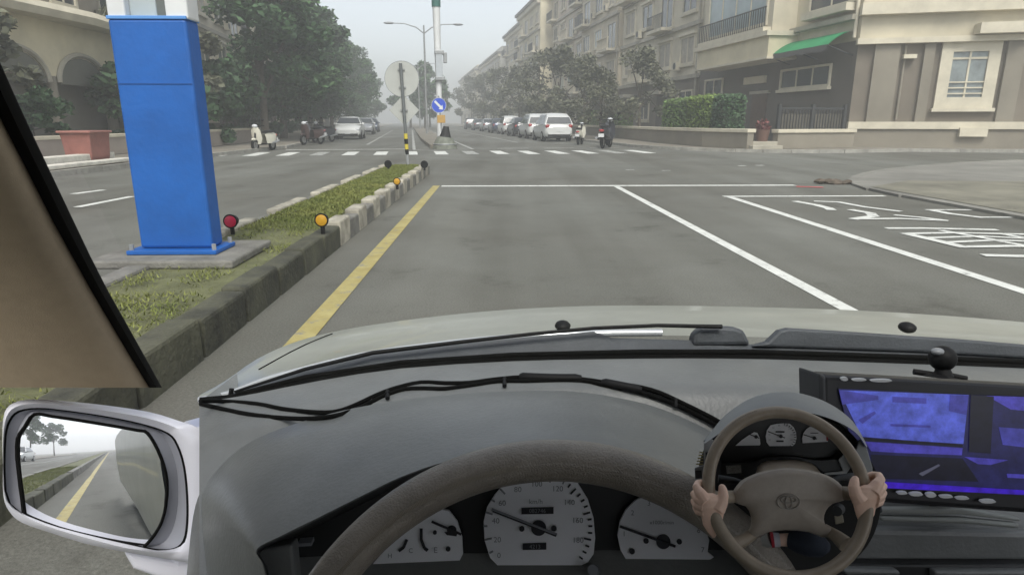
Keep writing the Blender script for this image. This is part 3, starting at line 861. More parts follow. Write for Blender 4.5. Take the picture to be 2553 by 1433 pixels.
hedge(11.25, 12.2, 0.7, 3.4, 0.7, 2.12, M_LEAF[2], 'clipped green hedge farthest left on the curved garden wall', 1)
hedge(11.3, 12.2, -1.7, 0.5, 0.7, 2.2, mat('leaf_bright', (0.125, 0.19, 0.035), 0.75, amt=0.25, scale=0.8, island=0.35), 'brightest clipped hedge in the middle of the curved garden wall', 2)
hedge(11.45, 12.2, -3.1, -1.8, 0.7, 2.15, mat('leaf_deep', (0.035, 0.075, 0.028), 0.75, amt=0.3, scale=0.8, island=0.4), 'dark clipped hedge at the end of the curved garden wall', 3)
hedge(12.9, 13.7, 15, 27, 0.75, 1.9, M_LEAF[2], 'long low hedge behind the parked scooters', 4, 3000)
def flowers():
    g = F(14.0, -4.0, 0.75)
    t = thing('flower_pot', 'pot of red flowers by the steps beside the dark hedge', 'flower pot', F(12.45, -4.2, 0.4), 0)
    mb = MB(); mb.tube([(0, 0, 0), (0, 0, 0.45)], [0.2, 0.28], 12); mb.build('pot', mat('pot', (0.13, 0.07, 0.05), 0.8), t, 40).matrix_parent_inverse = Matrix()
    mb = MB(); rg = random.Random(5); leaf_cloud(mb, [((0, 0, 0.6), (0.3, 0.3, 0.26))], 130, 0.08, rg); mb.build('blossoms', mat('blossom', (0.16, 0.05, 0.045), 0.7, island=0.5), t).matrix_parent_inverse = Matrix()
flowers()

# ---- the rest of the right row
def row_building(name, label, pl, s0, s1, H, wall, low, seed, storeys=4, cols=3, style=0, depth=11, w=0.0):
    rg = random.Random(seed)
    t = bldg(name, label, pl, (s0 + s1) / 2)
    g = 4.0
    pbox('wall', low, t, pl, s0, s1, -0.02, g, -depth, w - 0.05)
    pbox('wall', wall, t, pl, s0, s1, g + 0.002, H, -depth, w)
    sh = (H - g - 0.6) / (storeys - 1)
    cw = (s1 - s0) / cols
    for k in range(storeys):
        zf = 0.1 if k == 0 else g + (k - 1) * sh
        if k: pbox('string_course', M_TRIMS, t, pl, s0 - 0.02, s1 + 0.02, zf - 0.12, zf + 0.12, w - 0.02, w + 0.22)
        for c in range(cols):
            a = s0 + cw * c + cw * 0.2; b = s0 + cw * (c + 1) - cw * 0.2
            if k == 0:
                if c % 2 == 0: window(t, pl, a, b, 1.2, 3.2, 0.12, w - 0.05, 1, pm=M_GLASSW)
                else:
                    d = pbox('door', M_DARKW, t, pl, a, b, 0.12, 3.0, w - 0.07, w + 0.02)
                    pbox('door_hood', M_TRIMS, d, pl, a - 0.2, b + 0.2, 3.05, 3.3, w - 0.05, w + 0.9)
                continue
            if (c + k + style) % 3 == 0:
                window(t, pl, a, b, zf + 0.25, zf + sh - 0.55, 0.12, w, 1, sill=False, pm=M_GLASSW)
                balcony(t, pl, a - 0.35, b + 0.35, zf + 0.22, w + 1.0, 0.95, 'solid' if (k + style) % 2 else 'iron')
            else:
                window(t, pl, a, b, zf + 0.8, zf + sh - 0.6, 0.14, w, 1 + style % 2, head=(style % 2 == 0), pm=rg.choice([M_GLASSW, M_GLASSW, M_GLASSL, mat('pane_curtain', (0.32, 0.29, 0.23), 0.5, spec=0.7, amt=0.25, scale=3)]))
    for k in range(1, storeys):
        for c in range(cols):
            if rg.random() < 0.34:
                a = s0 + cw * (c + 1) - cw * 0.16 - 0.5; zf = g + (k - 1) * sh + 0.25 + rg.random() * 0.3
                ac = pbox('air_conditioner', M_TRIMW, t, pl, a, a + 0.85, zf, zf + 0.58, w + 0.1, w + 0.42)
                mb = MB(); mb.tube([pl.pt(a + 0.3, zf + 0.29, w + 0.42), pl.pt(a + 0.3, zf + 0.29, w + 0.435)], 0.22, 14); mb.build('fan_grille', M_IRON, ac)
    mb = MB(); mb.tube([pl.pt(s0 + 0.25, 0.3, w + 0.1), pl.pt(s0 + 0.25, H - 0.6, w + 0.1)], 0.06, 6); mb.build('downpipe', M_TRIMS, t, 40)
    pbox('cornice', M_TRIMW, t, pl, s0 - 0.1, s1 + 0.1, H - 0.5, H + 0.0, w + 0.002, w + 0.45)
    r = pbox('roof', M_ROOF, t, pl, s0 - 0.25, s1 + 0.25, H + 0.002, H + 0.35, -depth, w + 0.7)
    pbox('parapet', wall, r, pl, s0 + 0.4, s1 - 0.4, H + 0.352, H + 1.3, -depth + 1, w - 0.3)
    if style % 2: pbox('stair_head', wall, r, pl, s0 + cw, s0 + cw * 2, H + 1.302, H + 3.2, -depth + 1.5, -2.0)
    return t
x2s = lambda x: RP.pix(x, 302)[0]
row_building('townhouse', 'grey beige townhouse with white balcony next to the corner building', RP, x2s(1736) + 0.1, x2s(1545), 17.5, M_GREYW, M_BROWN, 11, 5, 4, 0)
row_building('townhouse', 'taupe townhouse with paired dark windows behind the roadside trees', RP, x2s(1545) + 0.1, x2s(1452), 17.0, wmat('wall_taupe2', (0.53, 0.465, 0.345)), M_BROWN, 12, 5, 3, 1, w=0.3)
row_building('townhouse', 'pinkish grey townhouse with stepped cornice right of the yellow one', RP, x2s(1452) + 0.1, x2s(1375), 16.5, wmat('wall_pink', (0.55, 0.47, 0.375)), M_MAUVE, 13, 5, 4, 2)
row_building('townhouse', 'pale yellow townhouse with projecting bay and porch in the right row', RP, x2s(1375) + 0.1, x2s(1320), 16.0, M_CREAM, wmat('stone_pink', (0.34, 0.28, 0.23)), 14, 5, 4, 3, w=1.6)
row_building('townhouse', 'light grey townhouse with dark eaves beyond the yellow one', RP, x2s(1320) + 0.1, x2s(1262), 16.0, M_GREYW, M_GREYW, 15, 5, 5, 4)
row_building('townhouse', 'distant white townhouse with low balustrade roof in the haze', RP, x2s(1262) + 0.2, x2s(1210), 13.5, wmat('wall_white', (0.60, 0.58, 0.52)), M_GREYW, 16, 4, 8, 5, w=1.0)
row_building('townhouse', 'farthest pale townhouse of the right row fading into haze', RP, x2s(1210) + 0.2, x2s(1165), 13.0, M_GREYW, M_GREYW, 17, 4, 8, 6, w=2.0)

# ---- left row behind the trees
LP = Plane(F(-15, -2), FD, F(0, 10))
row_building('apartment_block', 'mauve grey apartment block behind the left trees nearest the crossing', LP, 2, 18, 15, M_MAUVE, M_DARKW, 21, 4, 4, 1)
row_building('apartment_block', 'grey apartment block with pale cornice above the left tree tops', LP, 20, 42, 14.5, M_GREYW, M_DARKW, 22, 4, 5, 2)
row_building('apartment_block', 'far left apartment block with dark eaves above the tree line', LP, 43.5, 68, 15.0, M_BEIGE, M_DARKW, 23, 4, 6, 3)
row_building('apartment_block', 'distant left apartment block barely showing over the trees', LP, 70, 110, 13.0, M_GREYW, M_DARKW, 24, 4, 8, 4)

def left_villa():
    LN = Plane(N(-15.0, 18), ND, (0, 0, 0))
    t = thing('villa', 'beige villa with curved cornice and dark arches left of blue column', 'building', N(-17, 22), 0)
    z = lambda x, y: LN.pix(x, y)[1]
    a0, a1 = -14, LN.pix(330, 120)[0]
    zt, zl = z(130, 190), z(130, 55)
    pbox('wall', wmat('arcade_wall', (0.17, 0.16, 0.13)), t, LN, a0, a1, -0.02, zt, -8, -0.6)
    pbox('wall', M_CREAM, t, LN, a0, a1, zt + 0.002, zl, -8, 0.0)
    mb = MB()
    rows = []
    for k in range(13):
        f = k / 12; a = a0 + (a1 - a0) * f; bul = 0.5 + 0.45 * sin(pi * f * 3) ** 2
        rows.append([LN.pt(a, zl + 0.002, -0.02), LN.pt(a, zl + 0.002, bul), LN.pt(a, zl + 0.22, bul + 0.12), LN.pt(a, zl + 0.42, bul), LN.pt(a, zl + 0.42, -0.02)])
    mb.loft(rows); mb.build('cornice', M_TRIMW, t, 40)
    pbox('wall', M_TAUPE, t, LN, a0, a1, zl + 0.1, 11.5, -8, -1.2)
    for k in range(4):
        a = a1 - 3.0 - k * 4.2
        window(t, LN, a, a + 1.6, zl + 0.9, zl + 2.8, 0.14, -1.2, 1)
    for k in range(3):          # arch plates, the openings' shade put into their colour, with moulded heads
        a = LN.pix(140 + 0, 190)[0] + 0.2 - k * 3.4 + 3.4
        m2 = MB(); pts = [LN.pt(a + 1.3 + 1.35 * cos(pi * j / 14), zt - 0.25 + 0.95 * sin(pi * j / 14), 0.004) for j in range(15)]
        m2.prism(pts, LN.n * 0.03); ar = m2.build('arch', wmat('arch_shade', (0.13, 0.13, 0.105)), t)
        m3 = MB(); m3.tube([LN.pt(a + 1.3 + 1.45 * cos(pi * j / 14), zt - 0.2 + 1.02 * sin(pi * j / 14), 0.05) for j in range(15)], 0.09, 6); m3.build('arch_moulding', M_TRIMS, ar, 50)
        m4 = MB(); m4.tube([LN.pt(a - 0.35, 0.1, -0.15), LN.pt(a - 0.35, zt, -0.15)], 0.2, 12); m4.build('column', M_TAUPE, t, 40)
    pbox('roof', M_ROOF, t, LN, a0 - 0.3, a1 + 0.3, 11.502, 11.9, -8.3, -0.8)
left_villa()
def red_box():
    b = G(207, 392, 0.14); b = N(-11.6, (b - V((0, 0, 0))).dot(ND) * 0.86, 0.14)
    pl = Plane(b, NR, (0, 0, 0)); a0, a1 = pl.pix(176, 360)[0], pl.pix(247, 360)[0]; z1 = pl.pix(205, 332)[1]
    t = thing('skip_bin', 'faded red rectangular bin standing by the left kerb near villa', 'bin', b, 0)
    mb = MB()
    def rect(z, g): return [pl.pt(a0 - g, z, 0.35 + g), pl.pt(a1 + g, z, 0.35 + g), pl.pt(a1 + g, z, -0.5 - g), pl.pt(a0 - g, z, -0.5 - g)]
    rows = [rect(0.16, -0.06), rect(0.3, -0.03), rect(z1 - 0.12, 0.0), rect(z1, 0.02)]
    mb.loft(rows, True); mb.add(rows[-1], [(0, 1, 2, 3)])
    m = mat('bin_red', (0.25, 0.10, 0.08), 0.7, amt=0.2, scale=2)
    mb.build('tub', m, t, bevel=0.02)
    pbox('lid', mat('bin_lid', (0.30, 0.13, 0.105), 0.7, amt=0.15), t, pl, a0 - 0.06, a1 + 0.06, z1 + 0.002, z1 + 0.06, -0.56, 0.42, bevel=0.02)
    for a in (a0 + 0.12, a1 - 0.12):
        mb = MB(); mb.tube([pl.pt(a - 0.04, 0.22, 0.33), pl.pt(a + 0.04, 0.22, 0.33)], 0.08, 12); mb.build('wheel', M_RUBBER, t, 40)
red_box()
def low_wall(name, label, a, b, h, th, m):
    t = thing(name, label, 'wall', (a.x, a.y, 0.1), 0)
    d = b - a; n = V((-d.y, d.x, 0)).normalized() * th
    mb = MB(); mb.obox(a, d, n, V((0, 0, h))); mb.build('wall', m, t, bevel=0.01)
    mb = MB(); mb.obox(a - n * 0.1 + V((0, 0, h + 0.002)), d, n * 1.2, V((0, 0, 0.1))); mb.build('coping', M_TRIMW, t, bevel=0.01)
low_wall('low_wall', 'low brown wall with pale coping along the left pavement', N(-12.4, 12, 0.12), N(-12.4, 23.2, 0.12), 0.55, 0.3, M_MAUVE)
low_wall('low_wall', 'low brown wall with pale coping behind the white scooter', N(-11.6, 24.5, 0.12), F(-9.6, 12, 0.12), 0.6, 0.3, M_MAUVE)
# white-painted kerb steps on the left pavement edge
for k in range(2):
    mb = MB(); mb.obox(N(-9.63 - 0.5 * k, 13.2, 0.15 + 0.0), -NR * 0.34, ND * 4.6, V((0, 0, 0.09 + 0.14 * k))); o = mb.build('kerb_step', mat('kerb_step_white', (0.58, 0.56, 0.49), 0.85, amt=0.2, scale=4), pave_l, bevel=0.02)

# ================================================================== TREES
def make_tree(name, label, loc, h, cr, seed, m, clumps=26, n=150, size=0.26, trunk_h=None, group=None):
    rg = random.Random(seed)
    t = thing(name, label, 'tree', loc, rg.uniform(0, 6.28), group)
    th_ = trunk_h or h * 0.28; I = Matrix()
    tr = MB()
    tr.tube([(0, 0, -0.1), (0.03, 0.02, th_ * 0.5), (0.08, -0.03, th_), (0.12, 0.02, h * 0.62)], [h * 0.024, h * 0.019, h * 0.016, h * 0.006], 8)
    cs = []
    for i in range(clumps):
        a = rg.uniform(0, 6.28); f = rg.random()
        z = th_ * 0.85 + (h - th_ * 0.85) * f
        rr = cr * (0.35 + 0.65 * math.sin(pi * min(1, 0.18 + f * 0.86))) * (0.35 + 0.65 * rg.random())
        c = V((cos(a) * rr, sin(a) * rr, z)); r = rg.uniform(0.5, 1.0) * cr * 0.36
        cs.append((c, (r, r, r * 0.75)))
        if i % 3 == 0:
            s = V((0.06, 0, th_ + (h * 0.55 - th_) * rg.random()))
            tr.tube([s, (s + c) / 2 + V((0, 0, 0.2)), c], [h * 0.009, h * 0.006, h * 0.003], 6)
    tr.build('trunk', M_BARK, t, 60).matrix_parent_inverse = I
    mb = MB(); leaf_cloud(mb, cs, n, size, rg)
    mb.build('crown', m, t).matrix_parent_inverse = I
    return t
GL = 'trees along the left pavement of the far street'
A = make_tree('street_tree', 'tallest dark leafy tree at the near end of left tree row', F(-9.0, 8.0, 0.12), 11.2, 3.6, 31, M_LEAF[0], 44, 300, 0.19, 2.0, GL)
B = make_tree('street_tree', 'second dark tree of the left row beside the white sedan', F(-9.4, 15.5, 0.12), 11.2, 3.7, 32, M_LEAF[1], 44, 280, 0.2, 2.0, GL)
lab = ['third tree of the left row above the parked silver car', 'fourth dark rounded tree along the left row', 'fifth tree along the left row, paler with haze', 'sixth tree along the left row, fading in haze', 'seventh tree of the left row, far and hazy', 'last far tree visible at the end of left row']
for i, v in enumerate((23.5, 32, 42, 54, 70, 92)):
    copy_thing((A, B)[i % 2], F(-8.9 - 0.2 * (i % 3), v, 0.12), i * 1.7 + .6, lab[i], (0.93, 0.9, 0.93, 0.9, 0.96, 1.0)[i])
# under-storey on the left
S = make_tree('shrub', 'dense dark shrub under the nearest left tree behind white scooter', F(-10.6, 3.5, 0.12), 3.4, 2.1, 35, M_LEAF[0], 22, 120, 0.2, 0.4, 'shrubs in the left front gardens')
for i, (u, v, s, l) in enumerate([(-10.8, 9.0, 0.95, 'dark shrub behind the parked dark motorcycles on the left'), (-10.9, 15, 1.0, 'dark shrub behind the white sedan on the left'), (-11.0, 22, 1.0, 'dark shrub in the garden beyond the white sedan'), (-10.6, 31, 1.1, 'far dark shrub below the left tree row')]):
    copy_thing(S, F(u, v, 0.12), i * 1.3, l, s)
for i, (p, s, l) in enumerate([(N(-13.4, 26.3, 0.12), 1.0, 'dark shrub between the villa and left apartment block'), (N(-13.6, 20.0, 0.12), 0.55, 'shrub under the villa arches behind the red bin'), (N(-13.7, 16.6, 0.12), 0.5, 'low shrub left of the red bin by the villa')]):
    copy_thing(S, p, i * 2.1 + 1, l, s)
make_tree('street_tree', 'slim umbrella shaped tree in front of the villa arches', N(-12.9, 17.6, 0.12), 3.6, 1.6, 36, M_LEAF[3], 12, 90, 0.16, 2.3)
make_tree('street_tree', 'brownish green tree in front of the mauve apartment block', F(-11.8, 2.0, 0.12), 6.5, 2.4, 37, M_LEAF[3], 22, 120, 0.22, 2.0)
# right pavement trees
C = make_tree('roadside_tree', 'bushy grey green tree behind the white hatchback on right', F(10.6, 24, 0.12), 6.6, 2.9, 41, M_LEAF[3], 24, 120, 0.16, 1.8, 'trees along the right pavement of the far street')
for i, (u, v, s, l) in enumerate([(10.2, 11.0, 0.62, 'small tree beside the dark parked scooter'), (10.8, 17.0, 0.8, 'tree between the scooters and white hatchback'), (10.8, 33, 1.05, 'tree in front of the pinkish townhouse'), (10.6, 44, 1.0, 'tree in front of the yellow townhouse bay'), (10.8, 60, 1.15, 'hazy tree before the light grey townhouse'), (10.8, 80, 1.25, 'far hazy tree before the white townhouse'), (11, 105, 1.4, 'last hazy tree on the right pavement')]):
    copy_thing(C, F(u, v, 0.12), i * 1.9, l, s)
copy_thing(C, F(12.6, 10.5, 0.12), 2.2, 'green tree rising behind the hedge farthest left', 0.78)
D = make_tree('median_tree', 'pale hazy tree on the far median right of the lamp', F(1.0, 74, 0.15), 9.5, 3.4, 45, M_LEAF[1], 26, 130, 0.34, 2.0, 'trees on the far median')
copy_thing(D, F(-1.2, 88, 0.15), 1.0, 'pale hazy tree on the far median left of the lamp', 1.0)
copy_thing(D, F(2.5, 100, 0.15), 2.0, 'farthest hazy median tree where the street ends', 1.1)
# trees behind the car, seen only in the door mirror
E_ = make_tree('pavement_tree', 'nearest tree behind the car at the left edge of door mirror', N(-12.0, -16, 0.12), 7.0, 3.0, 47, M_LEAF[1], 18, 90, 0.3, 2.0, 'trees behind the car in the mirror')
for i, (u, v, l) in enumerate([(-12.2, -27, 'second tree behind the car in the door mirror'), (-11.9, -40, 'third and smaller tree behind the car in the door mirror'), (-12, -58, 'farthest small tree behind the car in the door mirror')]):
    copy_thing(E_, N(u, v, 0.12), i, l, 1.0)

# ================================================================== VEHICLES
def make_car(name, label, loc, rz, paint, suv=False, group='cars parked along the far street'):
    t = thing(name, label, 'car', loc, rz, group); I = Matrix()
    def bd(mb, n, m, p=None, **k):
        o = mb.build(n, m, p or t, **k); o.matrix_parent_inverse = I; return o
    L, Wd = (4.4, 1.74); h = 1.62 if suv else 1.44
    # body: cross sections front (-y) to rear (+y): (y, half width, sill, belt, crown)
    secs = [(-2.2, 0.60, 0.38, 0.60, 0.62), (-2.12, 0.76, 0.26, 0.68, 0.71), (-1.6, 0.85, 0.22, 0.82, 0.88), (-0.95, 0.87, 0.22, 0.90, 0.97),
            (0.2, 0.87, 0.22, 0.93, 0.96), (1.3, 0.87, 0.22, 0.96, 0.99), (1.75, 0.86, 0.24, 0.97, 1.02), (2.12, 0.80, 0.30, 0.93, 0.96), (2.2, 0.70, 0.42, 0.80, 0.82)]
    rows = []
    for y, w, s, b, c in secs:
        rows.append([V((x * w, y, z)) for x, z in ((-0.86, s), (-0.98, s + 0.12), (-1.0, (s + b) / 2), (-0.95, b), (-0.55, c), (0, c + 0.015), (0.55, c), (0.95, b), (1.0, (s + b) / 2), (0.98, s + 0.12), (0.86, s))])
    mb = MB(); mb.loft(rows, True); mb.add(rows[0], [tuple(range(11))[::-1]]); mb.add(rows[-1], [tuple(range(11))])
    body = bd(mb, 'body', paint, smooth=45)
    # greenhouse
    if suv: g = [(-1.0, 0.96), (-0.25, h - 0.06), (0.1, h), (1.5, h - 0.03), (1.95, h - 0.22), (2.12, 0.97)]
    else: g = [(-1.0, 0.96), (-0.3, h - 0.06), (0.1, h), (0.9, h - 0.03), (1.15, h - 0.1), (1.8, 0.99)]
    wz = lambda z: 0.84 - (z - 0.95) / (h - 0.95) * 0.26
    rows = [[V((-wz(z), y, z)) for y, z in g], [V((-wz(z) * 0.55, y, z + (0.03 if z > 1.1 else 0))) for y, z in g], [V((wz(z) * 0.55, y, z + (0.03 if z > 1.1 else 0))) for y, z in g], [V((wz(z), y, z)) for y, z in g]]
    mb = MB(); mb.loft(rows)
    for s in (0, 3): mb.add(rows[s], [tuple(range(6)) if s == 0 else tuple(range(6))[::-1]])
    bd(mb, 'cabin', paint, smooth=35)
    gl = mat('car_glass', (0.03, 0.036, 0.038), 0.08, spec=0.9)
    def quad(n, m, pts, out): 
        mb = MB(); mb.prism([V(p) for p in pts], out); return bd(mb, n, m)
    a, b = g[0], g[1]
    lp = lambda p, q, f: (p[0] + (q[0] - p[0]) * f, p[1] + (q[1] - p[1]) * f)
    for nm, p, q in (('windscreen', g[0], g[1]), ('rear_window', g[5], g[4] if not suv else g[4])):
        p2, q2 = lp(p, q, 0.1), lp(p, q, 0.93)
        d = V((0, q[0] - p[0], q[1] - p[1])).normalized(); n = V((0, -d.z, d.y)) * (0.012 if nm == 'windscreen' else -0.012)
        if nm == 'windscreen': n = V((0, -abs(n.y), abs(n.z)))
        else: n = V((0, abs(n.y), abs(n.z)))
        k = 0.93
        quad(nm, gl, [(-wz(p2[1]) * k, p2[0], p2[1] + .02), (wz(p2[1]) * k, p2[0], p2[1] + .02), (wz(q2[1]) * k, q2[0], q2[1] + .02), (-wz(q2[1]) * k, q2[0], q2[1] + .02)], n + n.normalized() * 0.015)
    for s in (-1, 1):
        for y0, y1 in ((-0.72, 0.28), (0.36, 1.35 if not suv else 1.75)):
            zt = h - 0.1
            ya, yb = (y0 + 0.42, y1) if y0 < 0 else (y0, y1 - 0.42)
            quad('side_window', gl, [(s * wz(1.0), y0, 1.0), (s * wz(1.0), y1, 1.0), (s * wz(zt), yb, zt), (s * wz(zt), ya, zt)], V((s * 0.014, 0, 0.004)))
        mb = MB(); mb.box((s * 0.92, -0.72, 1.0), (0.16, 0.1, 0.11)); bd(mb, 'door_mirror', paint, bevel=0.03)
        mb = MB(); mb.ball((s * 0.62, -2.1, 0.64), 0.1, 12, 8, (1.7, 0.9, 0.85)); bd(mb, 'headlight', mat('headlamp', (0.55, 0.57, 0.58), 0.15), smooth=60)
        mb = MB(); mb.ball((s * 0.68, 2.12, 0.78 if not suv else 0.88), 0.1, 12, 8, (1.3, 0.8, 1.2)); bd(mb, 'tail_light', mat('taillamp', (0.30, 0.02, 0.02), 0.2), smooth=60)
        for y in (-1.38, 1.35):
            w = MB(); w.tube([(s * 0.66, y, 0.31), (s * 0.86, y, 0.31), (s * 0.885, y, 0.31)], [0.31, 0.31, 0.27], 20); wo_ = bd(w, 'wheel', M_RUBBER, smooth=40)
            r = MB(); r.tube([(s * 0.87, y, 0.31), (s * 0.893, y, 0.31), (s * 0.886, y, 0.31)], [0.2, 0.19, 0.05], 16); bd(r, 'rim', mat('wheel_rim', (0.4, 0.4, 0.4), 0.35, metal=0.8), wo_, smooth=40)
    mb = MB(); mb.box((0, -2.19, 0.33), (1.3, 0.08, 0.12)); bd(mb, 'grille', M_BLACK, bevel=0.02)
    mb = MB(); mb.box((0, 2.2, 0.36), (1.35, 0.08, 0.14)); bd(mb, 'rear_bumper', M_BLACK, bevel=0.02)
    mb = MB(); mb.box((0, 2.2, 0.66), (0.34, 0.03, 0.16)); bd(mb, 'number_plate', M_STEELW)
    mb = MB(); mb.box((0, -2.24, 0.44), (0.34, 0.03, 0.14)); bd(mb, 'number_plate', M_STEELW)
    mb = MB(); mb.box((0, 0, 0.25), (1.5, 3.9, 0.12)); bd(mb, 'underbody', M_BLACK)
    return t
PW = mat('paint_white', (0.62, 0.63, 0.61), 0.3, coat=0.5)
PS = mat('paint_silver', (0.38, 0.39, 0.40), 0.3, metal=0.4, coat=0.5)
PD = mat('paint_dark', (0.03, 0.032, 0.04), 0.3, coat=0.5)
PR = mat('paint_grey', (0.13, 0.135, 0.145), 0.3, metal=0.3, coat=0.5)
PB = mat('paint_blue', (0.05, 0.07, 0.12), 0.3, metal=0.3, coat=0.5)
face = AF      # rotation: car front (-y) toward the camera when rz = -AF
white_sedan = make_car('parked_car', 'white sedan facing the camera at the left kerb', F(-5.4, 17.5), -AF, PW)
suv = make_car('parked_car', 'nearest white hatchback seen from behind at the right kerb', F(7.2, 11.2), -AF + pi, PW, True)
CM = lambda p: {'body': p, 'cabin': p, 'door_mirror': p}
copy_thing(white_sedan, F(-5.5, 34), -AF, 'silver car behind the white sedan at the left kerb', 1.0, CM(PS))
copy_thing(white_sedan, F(-5.6, 46), -AF, 'dark car far along the left kerb', 1.0, CM(PB))
copy_thing(suv, F(7.3, 17.3), -AF + pi, 'white hatchback directly ahead of the nearest white one', 1.02)
copy_thing(white_sedan, F(7.5, 24.5), -AF + pi, 'dark sedan between the white hatchbacks at right kerb', 1.0, CM(PD))
copy_thing(suv, F(7.6, 31.5), -AF + pi, 'third white hatchback farther along the right kerb', 1.0)
copy_thing(white_sedan, F(7.6, 39), -AF + pi, 'dark blue sedan parked before the silver car on right', 1.0, CM(PB))
copy_thing(white_sedan, F(7.6, 47.5), -AF + pi, 'silver car parked far along the right kerb', 1.0, CM(PS))
copy_thing(white_sedan, F(7.6, 58), -AF + pi, 'grey car farther along the right kerb in haze', 1.0, CM(PR))
copy_thing(suv, F(7.6, 70), -AF + pi, 'distant dark hatchback at the right kerb in haze', 1.0, CM(PD))
copy_thing(white_sedan, N(-8.4, -24), -AN + pi, 'white car behind on the far carriageway, in door mirror', 1.0)

def make_scooter(name, label, loc, rz, paint, group='parked scooters'):
    t = thing(name, label, 'scooter', loc, rz, group); I = Matrix()
    def bd(mb, n, m, p=None, **k):
        o = mb.build(n, m, p or t, **k); o.matrix_parent_inverse = I; return o
    for y in (-0.62, 0.62):
        w = MB(); w.ring((0, y, 0.24), (0, 1, 0), (0, 0, 1), 0.19, 0.055, 20, 8); wo_ = bd(w, 'wheel', M_RUBBER, smooth=60)
        r = MB(); r.tube([(-0.03, y, 0.24), (0.03, y, 0.24)], 0.14, 14); bd(r, 'rim', MATS['wheel_rim'], wo_, smooth=40)
    mb = MB(); mb.loft([[V((x * w, y, z)) for x, z in ((-1, z0), (-0.9, (z0 + z1) / 2), (-0.5, z1), (0.5, z1), (0.9, (z0 + z1) / 2), (1, z0))] for y, w, z0, z1 in ((0.02, 0.14, 0.30, 0.66), (0.3, 0.19, 0.3, 0.72), (0.62, 0.17, 0.4, 0.72), (0.88, 0.07, 0.55, 0.68))], True); bd(mb, 'body', paint, smooth=45)
    mb = MB(); mb.box((0, -0.18, 0.28), (0.3, 0.5, 0.07)); bd(mb, 'floorboard', M_BLACK, bevel=0.02)
    mb = MB(); mb.loft([[V((x * w, y - 0.08 * (1 - abs(x)), z)) for x in (-1, -0.6, 0, 0.6, 1)] for w, y, z in ((0.14, -0.42, 0.28), (0.22, -0.44, 0.5), (0.2, -0.5, 0.8), (0.1, -0.52, 0.95))]); 
    mb.loft([[V((x * w, y + 0.03 - 0.06 * (1 - abs(x)), z)) for x in (-1, -0.6, 0, 0.6, 1)] for w, y, z in ((0.14, -0.42, 0.28), (0.22, -0.44, 0.5), (0.2, -0.5, 0.8), (0.1, -0.52, 0.95))][::-1]); bd(mb, 'front_shield', paint, smooth=60)
    mb = MB(); mb.tube([(0, -0.62, 0.24), (0, -0.56, 0.6), (0, -0.47, 0.98)], 0.035, 8); bd(mb, 'fork', M_BLACK, smooth=60)
    mb = MB(); mb.ball((0, -0.66, 0.47), 0.14, 10, 6, (0.55, 1.2, 0.45)); bd(mb, 'mudguard', paint, smooth=60)
    mb = MB(); mb.tube([(-0.33, -0.38, 1.0), (0, -0.47, 0.99), (0.33, -0.38, 1.0)], 0.022, 8); bd(mb, 'handlebar', M_BLACK, smooth=60)
    mb = MB(); mb.ball((0, -0.53, 0.98), 0.1, 12, 8, (1.2, 0.8, 0.8)); bd(mb, 'headlight', mat('headlamp', (0.55, 0.57, 0.58), 0.15), smooth=60)
    mb = MB(); mb.ball((0, 0.36, 0.76), 0.2, 12, 8, (0.75, 2.0, 0.32)); bd(mb, 'seat', M_BLACK, smooth=60)
    for s in (-1, 1):
        mb = MB(); mb.tube([(s * 0.25, -0.42, 1.0), (s * 0.32, -0.46, 1.18)], 0.01, 6); a_ = bd(mb, 'mirror_stem', M_BLACK)
        mb = MB(); mb.ball((s * 0.33, -0.46, 1.22), 0.06, 10, 6, (1.2, 0.4, 0.8)); bd(mb, 'mirror', M_BLACK, smooth=60)
    mb = MB(); mb.tube([(0.17, 0.3, 0.3), (0.18, 0.85, 0.38)], [0.04, 0.05], 8); bd(mb, 'exhaust', M_STEELG, smooth=40)
    mb = MB(); mb.ball((0, 0.9, 0.62), 0.06, 10, 6, (1.6, 0.5, 0.8)); bd(mb, 'tail_light', MATS['taillamp'], smooth=60)
    mb = MB(); mb.box((0, 0.93, 0.46), (0.2, 0.015, 0.12)); bd(mb, 'number_plate', M_STEELW)
    return t
PSC = mat('scooter_cream', (0.62, 0.60, 0.50), 0.3, coat=0.4)
sc1 = make_scooter('parked_scooter', 'cream white scooter facing the camera by the left kerb', F(-7.3, -0.6), -AF - 0.35, PSC)
SM = lambda p: {'body': p, 'front_shield': p, 'mudguard': p}
copy_thing(sc1, F(7.35, 0.1), -AF + pi - 0.5, 'dark scooter nearest the crosswalk on the right', 1.25, SM(PD))
copy_thing(sc1, F(7.9, 2.2), -AF + pi - 0.5, 'grey scooter next to the nearest dark one on right', 1.05, SM(PR))
copy_thing(sc1, F(7.3, 4.6), -AF + pi - 0.4, 'scooter with white panels beside the white hatchback', 1.05, SM(PSC))
copy_thing(sc1, F(-6.4, 6.5), -AF - 0.5, 'dark red scooter before the white sedan on the left', 1.1, SM(mat('paint_maroon', (0.05, 0.026, 0.024), 0.35, coat=0.4)))
copy_thing(sc1, F(-6.6, 8.6), -AF - 0.5, 'dark grey scooter behind the dark red one on left', 1.1, SM(PR))
copy_thing(sc1, F(-6.3, 10.4), -AF - 0.6, 'black scooter next to the front of the white sedan', 1.1, SM(PD))
